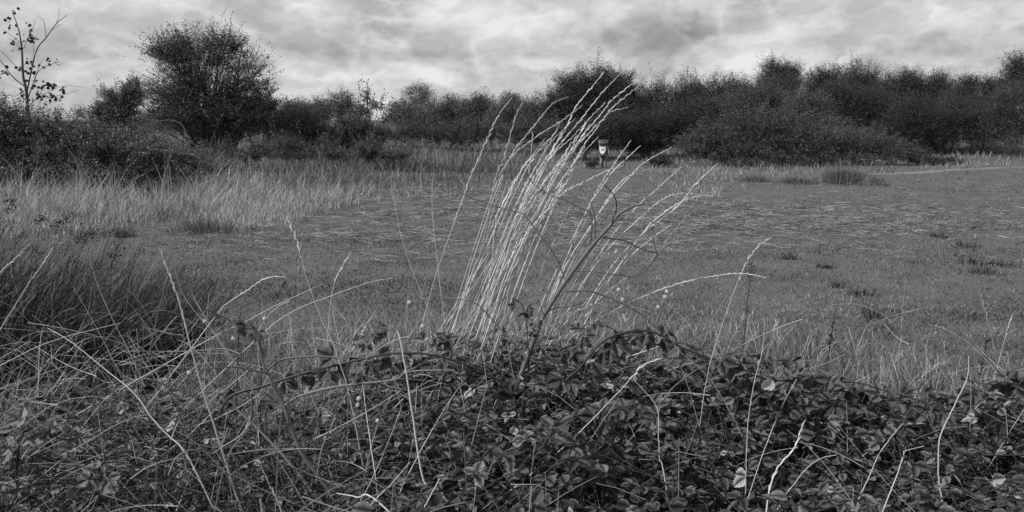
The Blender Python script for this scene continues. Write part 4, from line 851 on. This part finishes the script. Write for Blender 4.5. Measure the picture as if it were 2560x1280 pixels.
mb = MB(); bevel_box(mb, -hw-.004, hw+.004, -.136, .134, zb-.012, zb+.012, .003); mb.build('base_rim', M['binlid'], root)
# sign: flat shield
def poly(mb, pts, y, th=.004, tone=.5):
    n = len(pts); c = np.mean(pts, 0); fr = L2(np.array([(a, y, b) for a, b in pts])); bk = L2(np.array([(a, y+th, b) for a, b in pts])); i = np.arange(n); j = (i+1) % n
    mb.add(np.vstack([fr, bk]), np.stack([i, j, j+n, i+n], -1), tone); mb.add(fr, np.array([list(range(n))]), tone)
sc_ = k; zc = P(1506, 375, D)[2]; sx = -.028
sh_ = [(-7.4, 9.8), (7.4, 9.8), (7.4, 2), (6.4, -3.5), (4.2, -7.4), (1.8, -9.4), (0, -9.9), (-1.8, -9.4), (-4.2, -7.4), (-6.4, -3.5), (-7.4, 2)]
mb = MB(); poly(mb, [(sx+a*sc_, zc+b*sc_) for a, b in sh_], -.1355); sg = mb.build('sign', M['sign'], root)
dog = [(-2.9, 3.4), (-1.4, 2.6), (2.2, 2.6), (2.7, 4.6), (4.6, 5.8), (5.0, 5.0), (4.0, 3.6), (3.4, 1.2), (3.5, -1.6), (2.6, -1.6), (2.4, .6), (-1.0, .5), (-1.6, -1.6), (-2.6, -1.6), (-2.3, 1.2), (-3.4, 2.6)]
def tri_poly(mb, pts, y):
    from mathutils.geometry import tessellate_polygon
    t = tessellate_polygon([[Vector((a, b, 0)) for a, b in pts]]); fr = L2(np.array([(a, y, b) for a, b in pts])); mb.add(fr, np.array(t))
    bk = L2(np.array([(a, y+.003, b) for a, b in pts])); n = len(pts); i = np.arange(n); j = (i+1) % n; mb.add(np.vstack([fr, bk]), np.stack([i, j, j+n, i+n], -1))
mb = MB(); tri_poly(mb, [(sx+a*sc_, zc+(b-.5)*sc_) for a, b in dog], -.1395); mb.build('dog_symbol', M['ink'], sg)
mb = MB(); bevel_box(mb, -.115, -.03, -.02, .08, gz-.1, zb-.013, .01); bevel_box(mb, .012, .105, .0, .09, gz-.1, zb-.013, .01, .3); mb.build('post', M['wood'], root)
mb = MB(); bevel_box(mb, -.028, .010, .01, .05, gz-.1, zb-.013, .004); mb.build('gap_shade_strip', M['gap_shade'], root)  # dark strip filling the gap between the timbers, its shade put into the colour
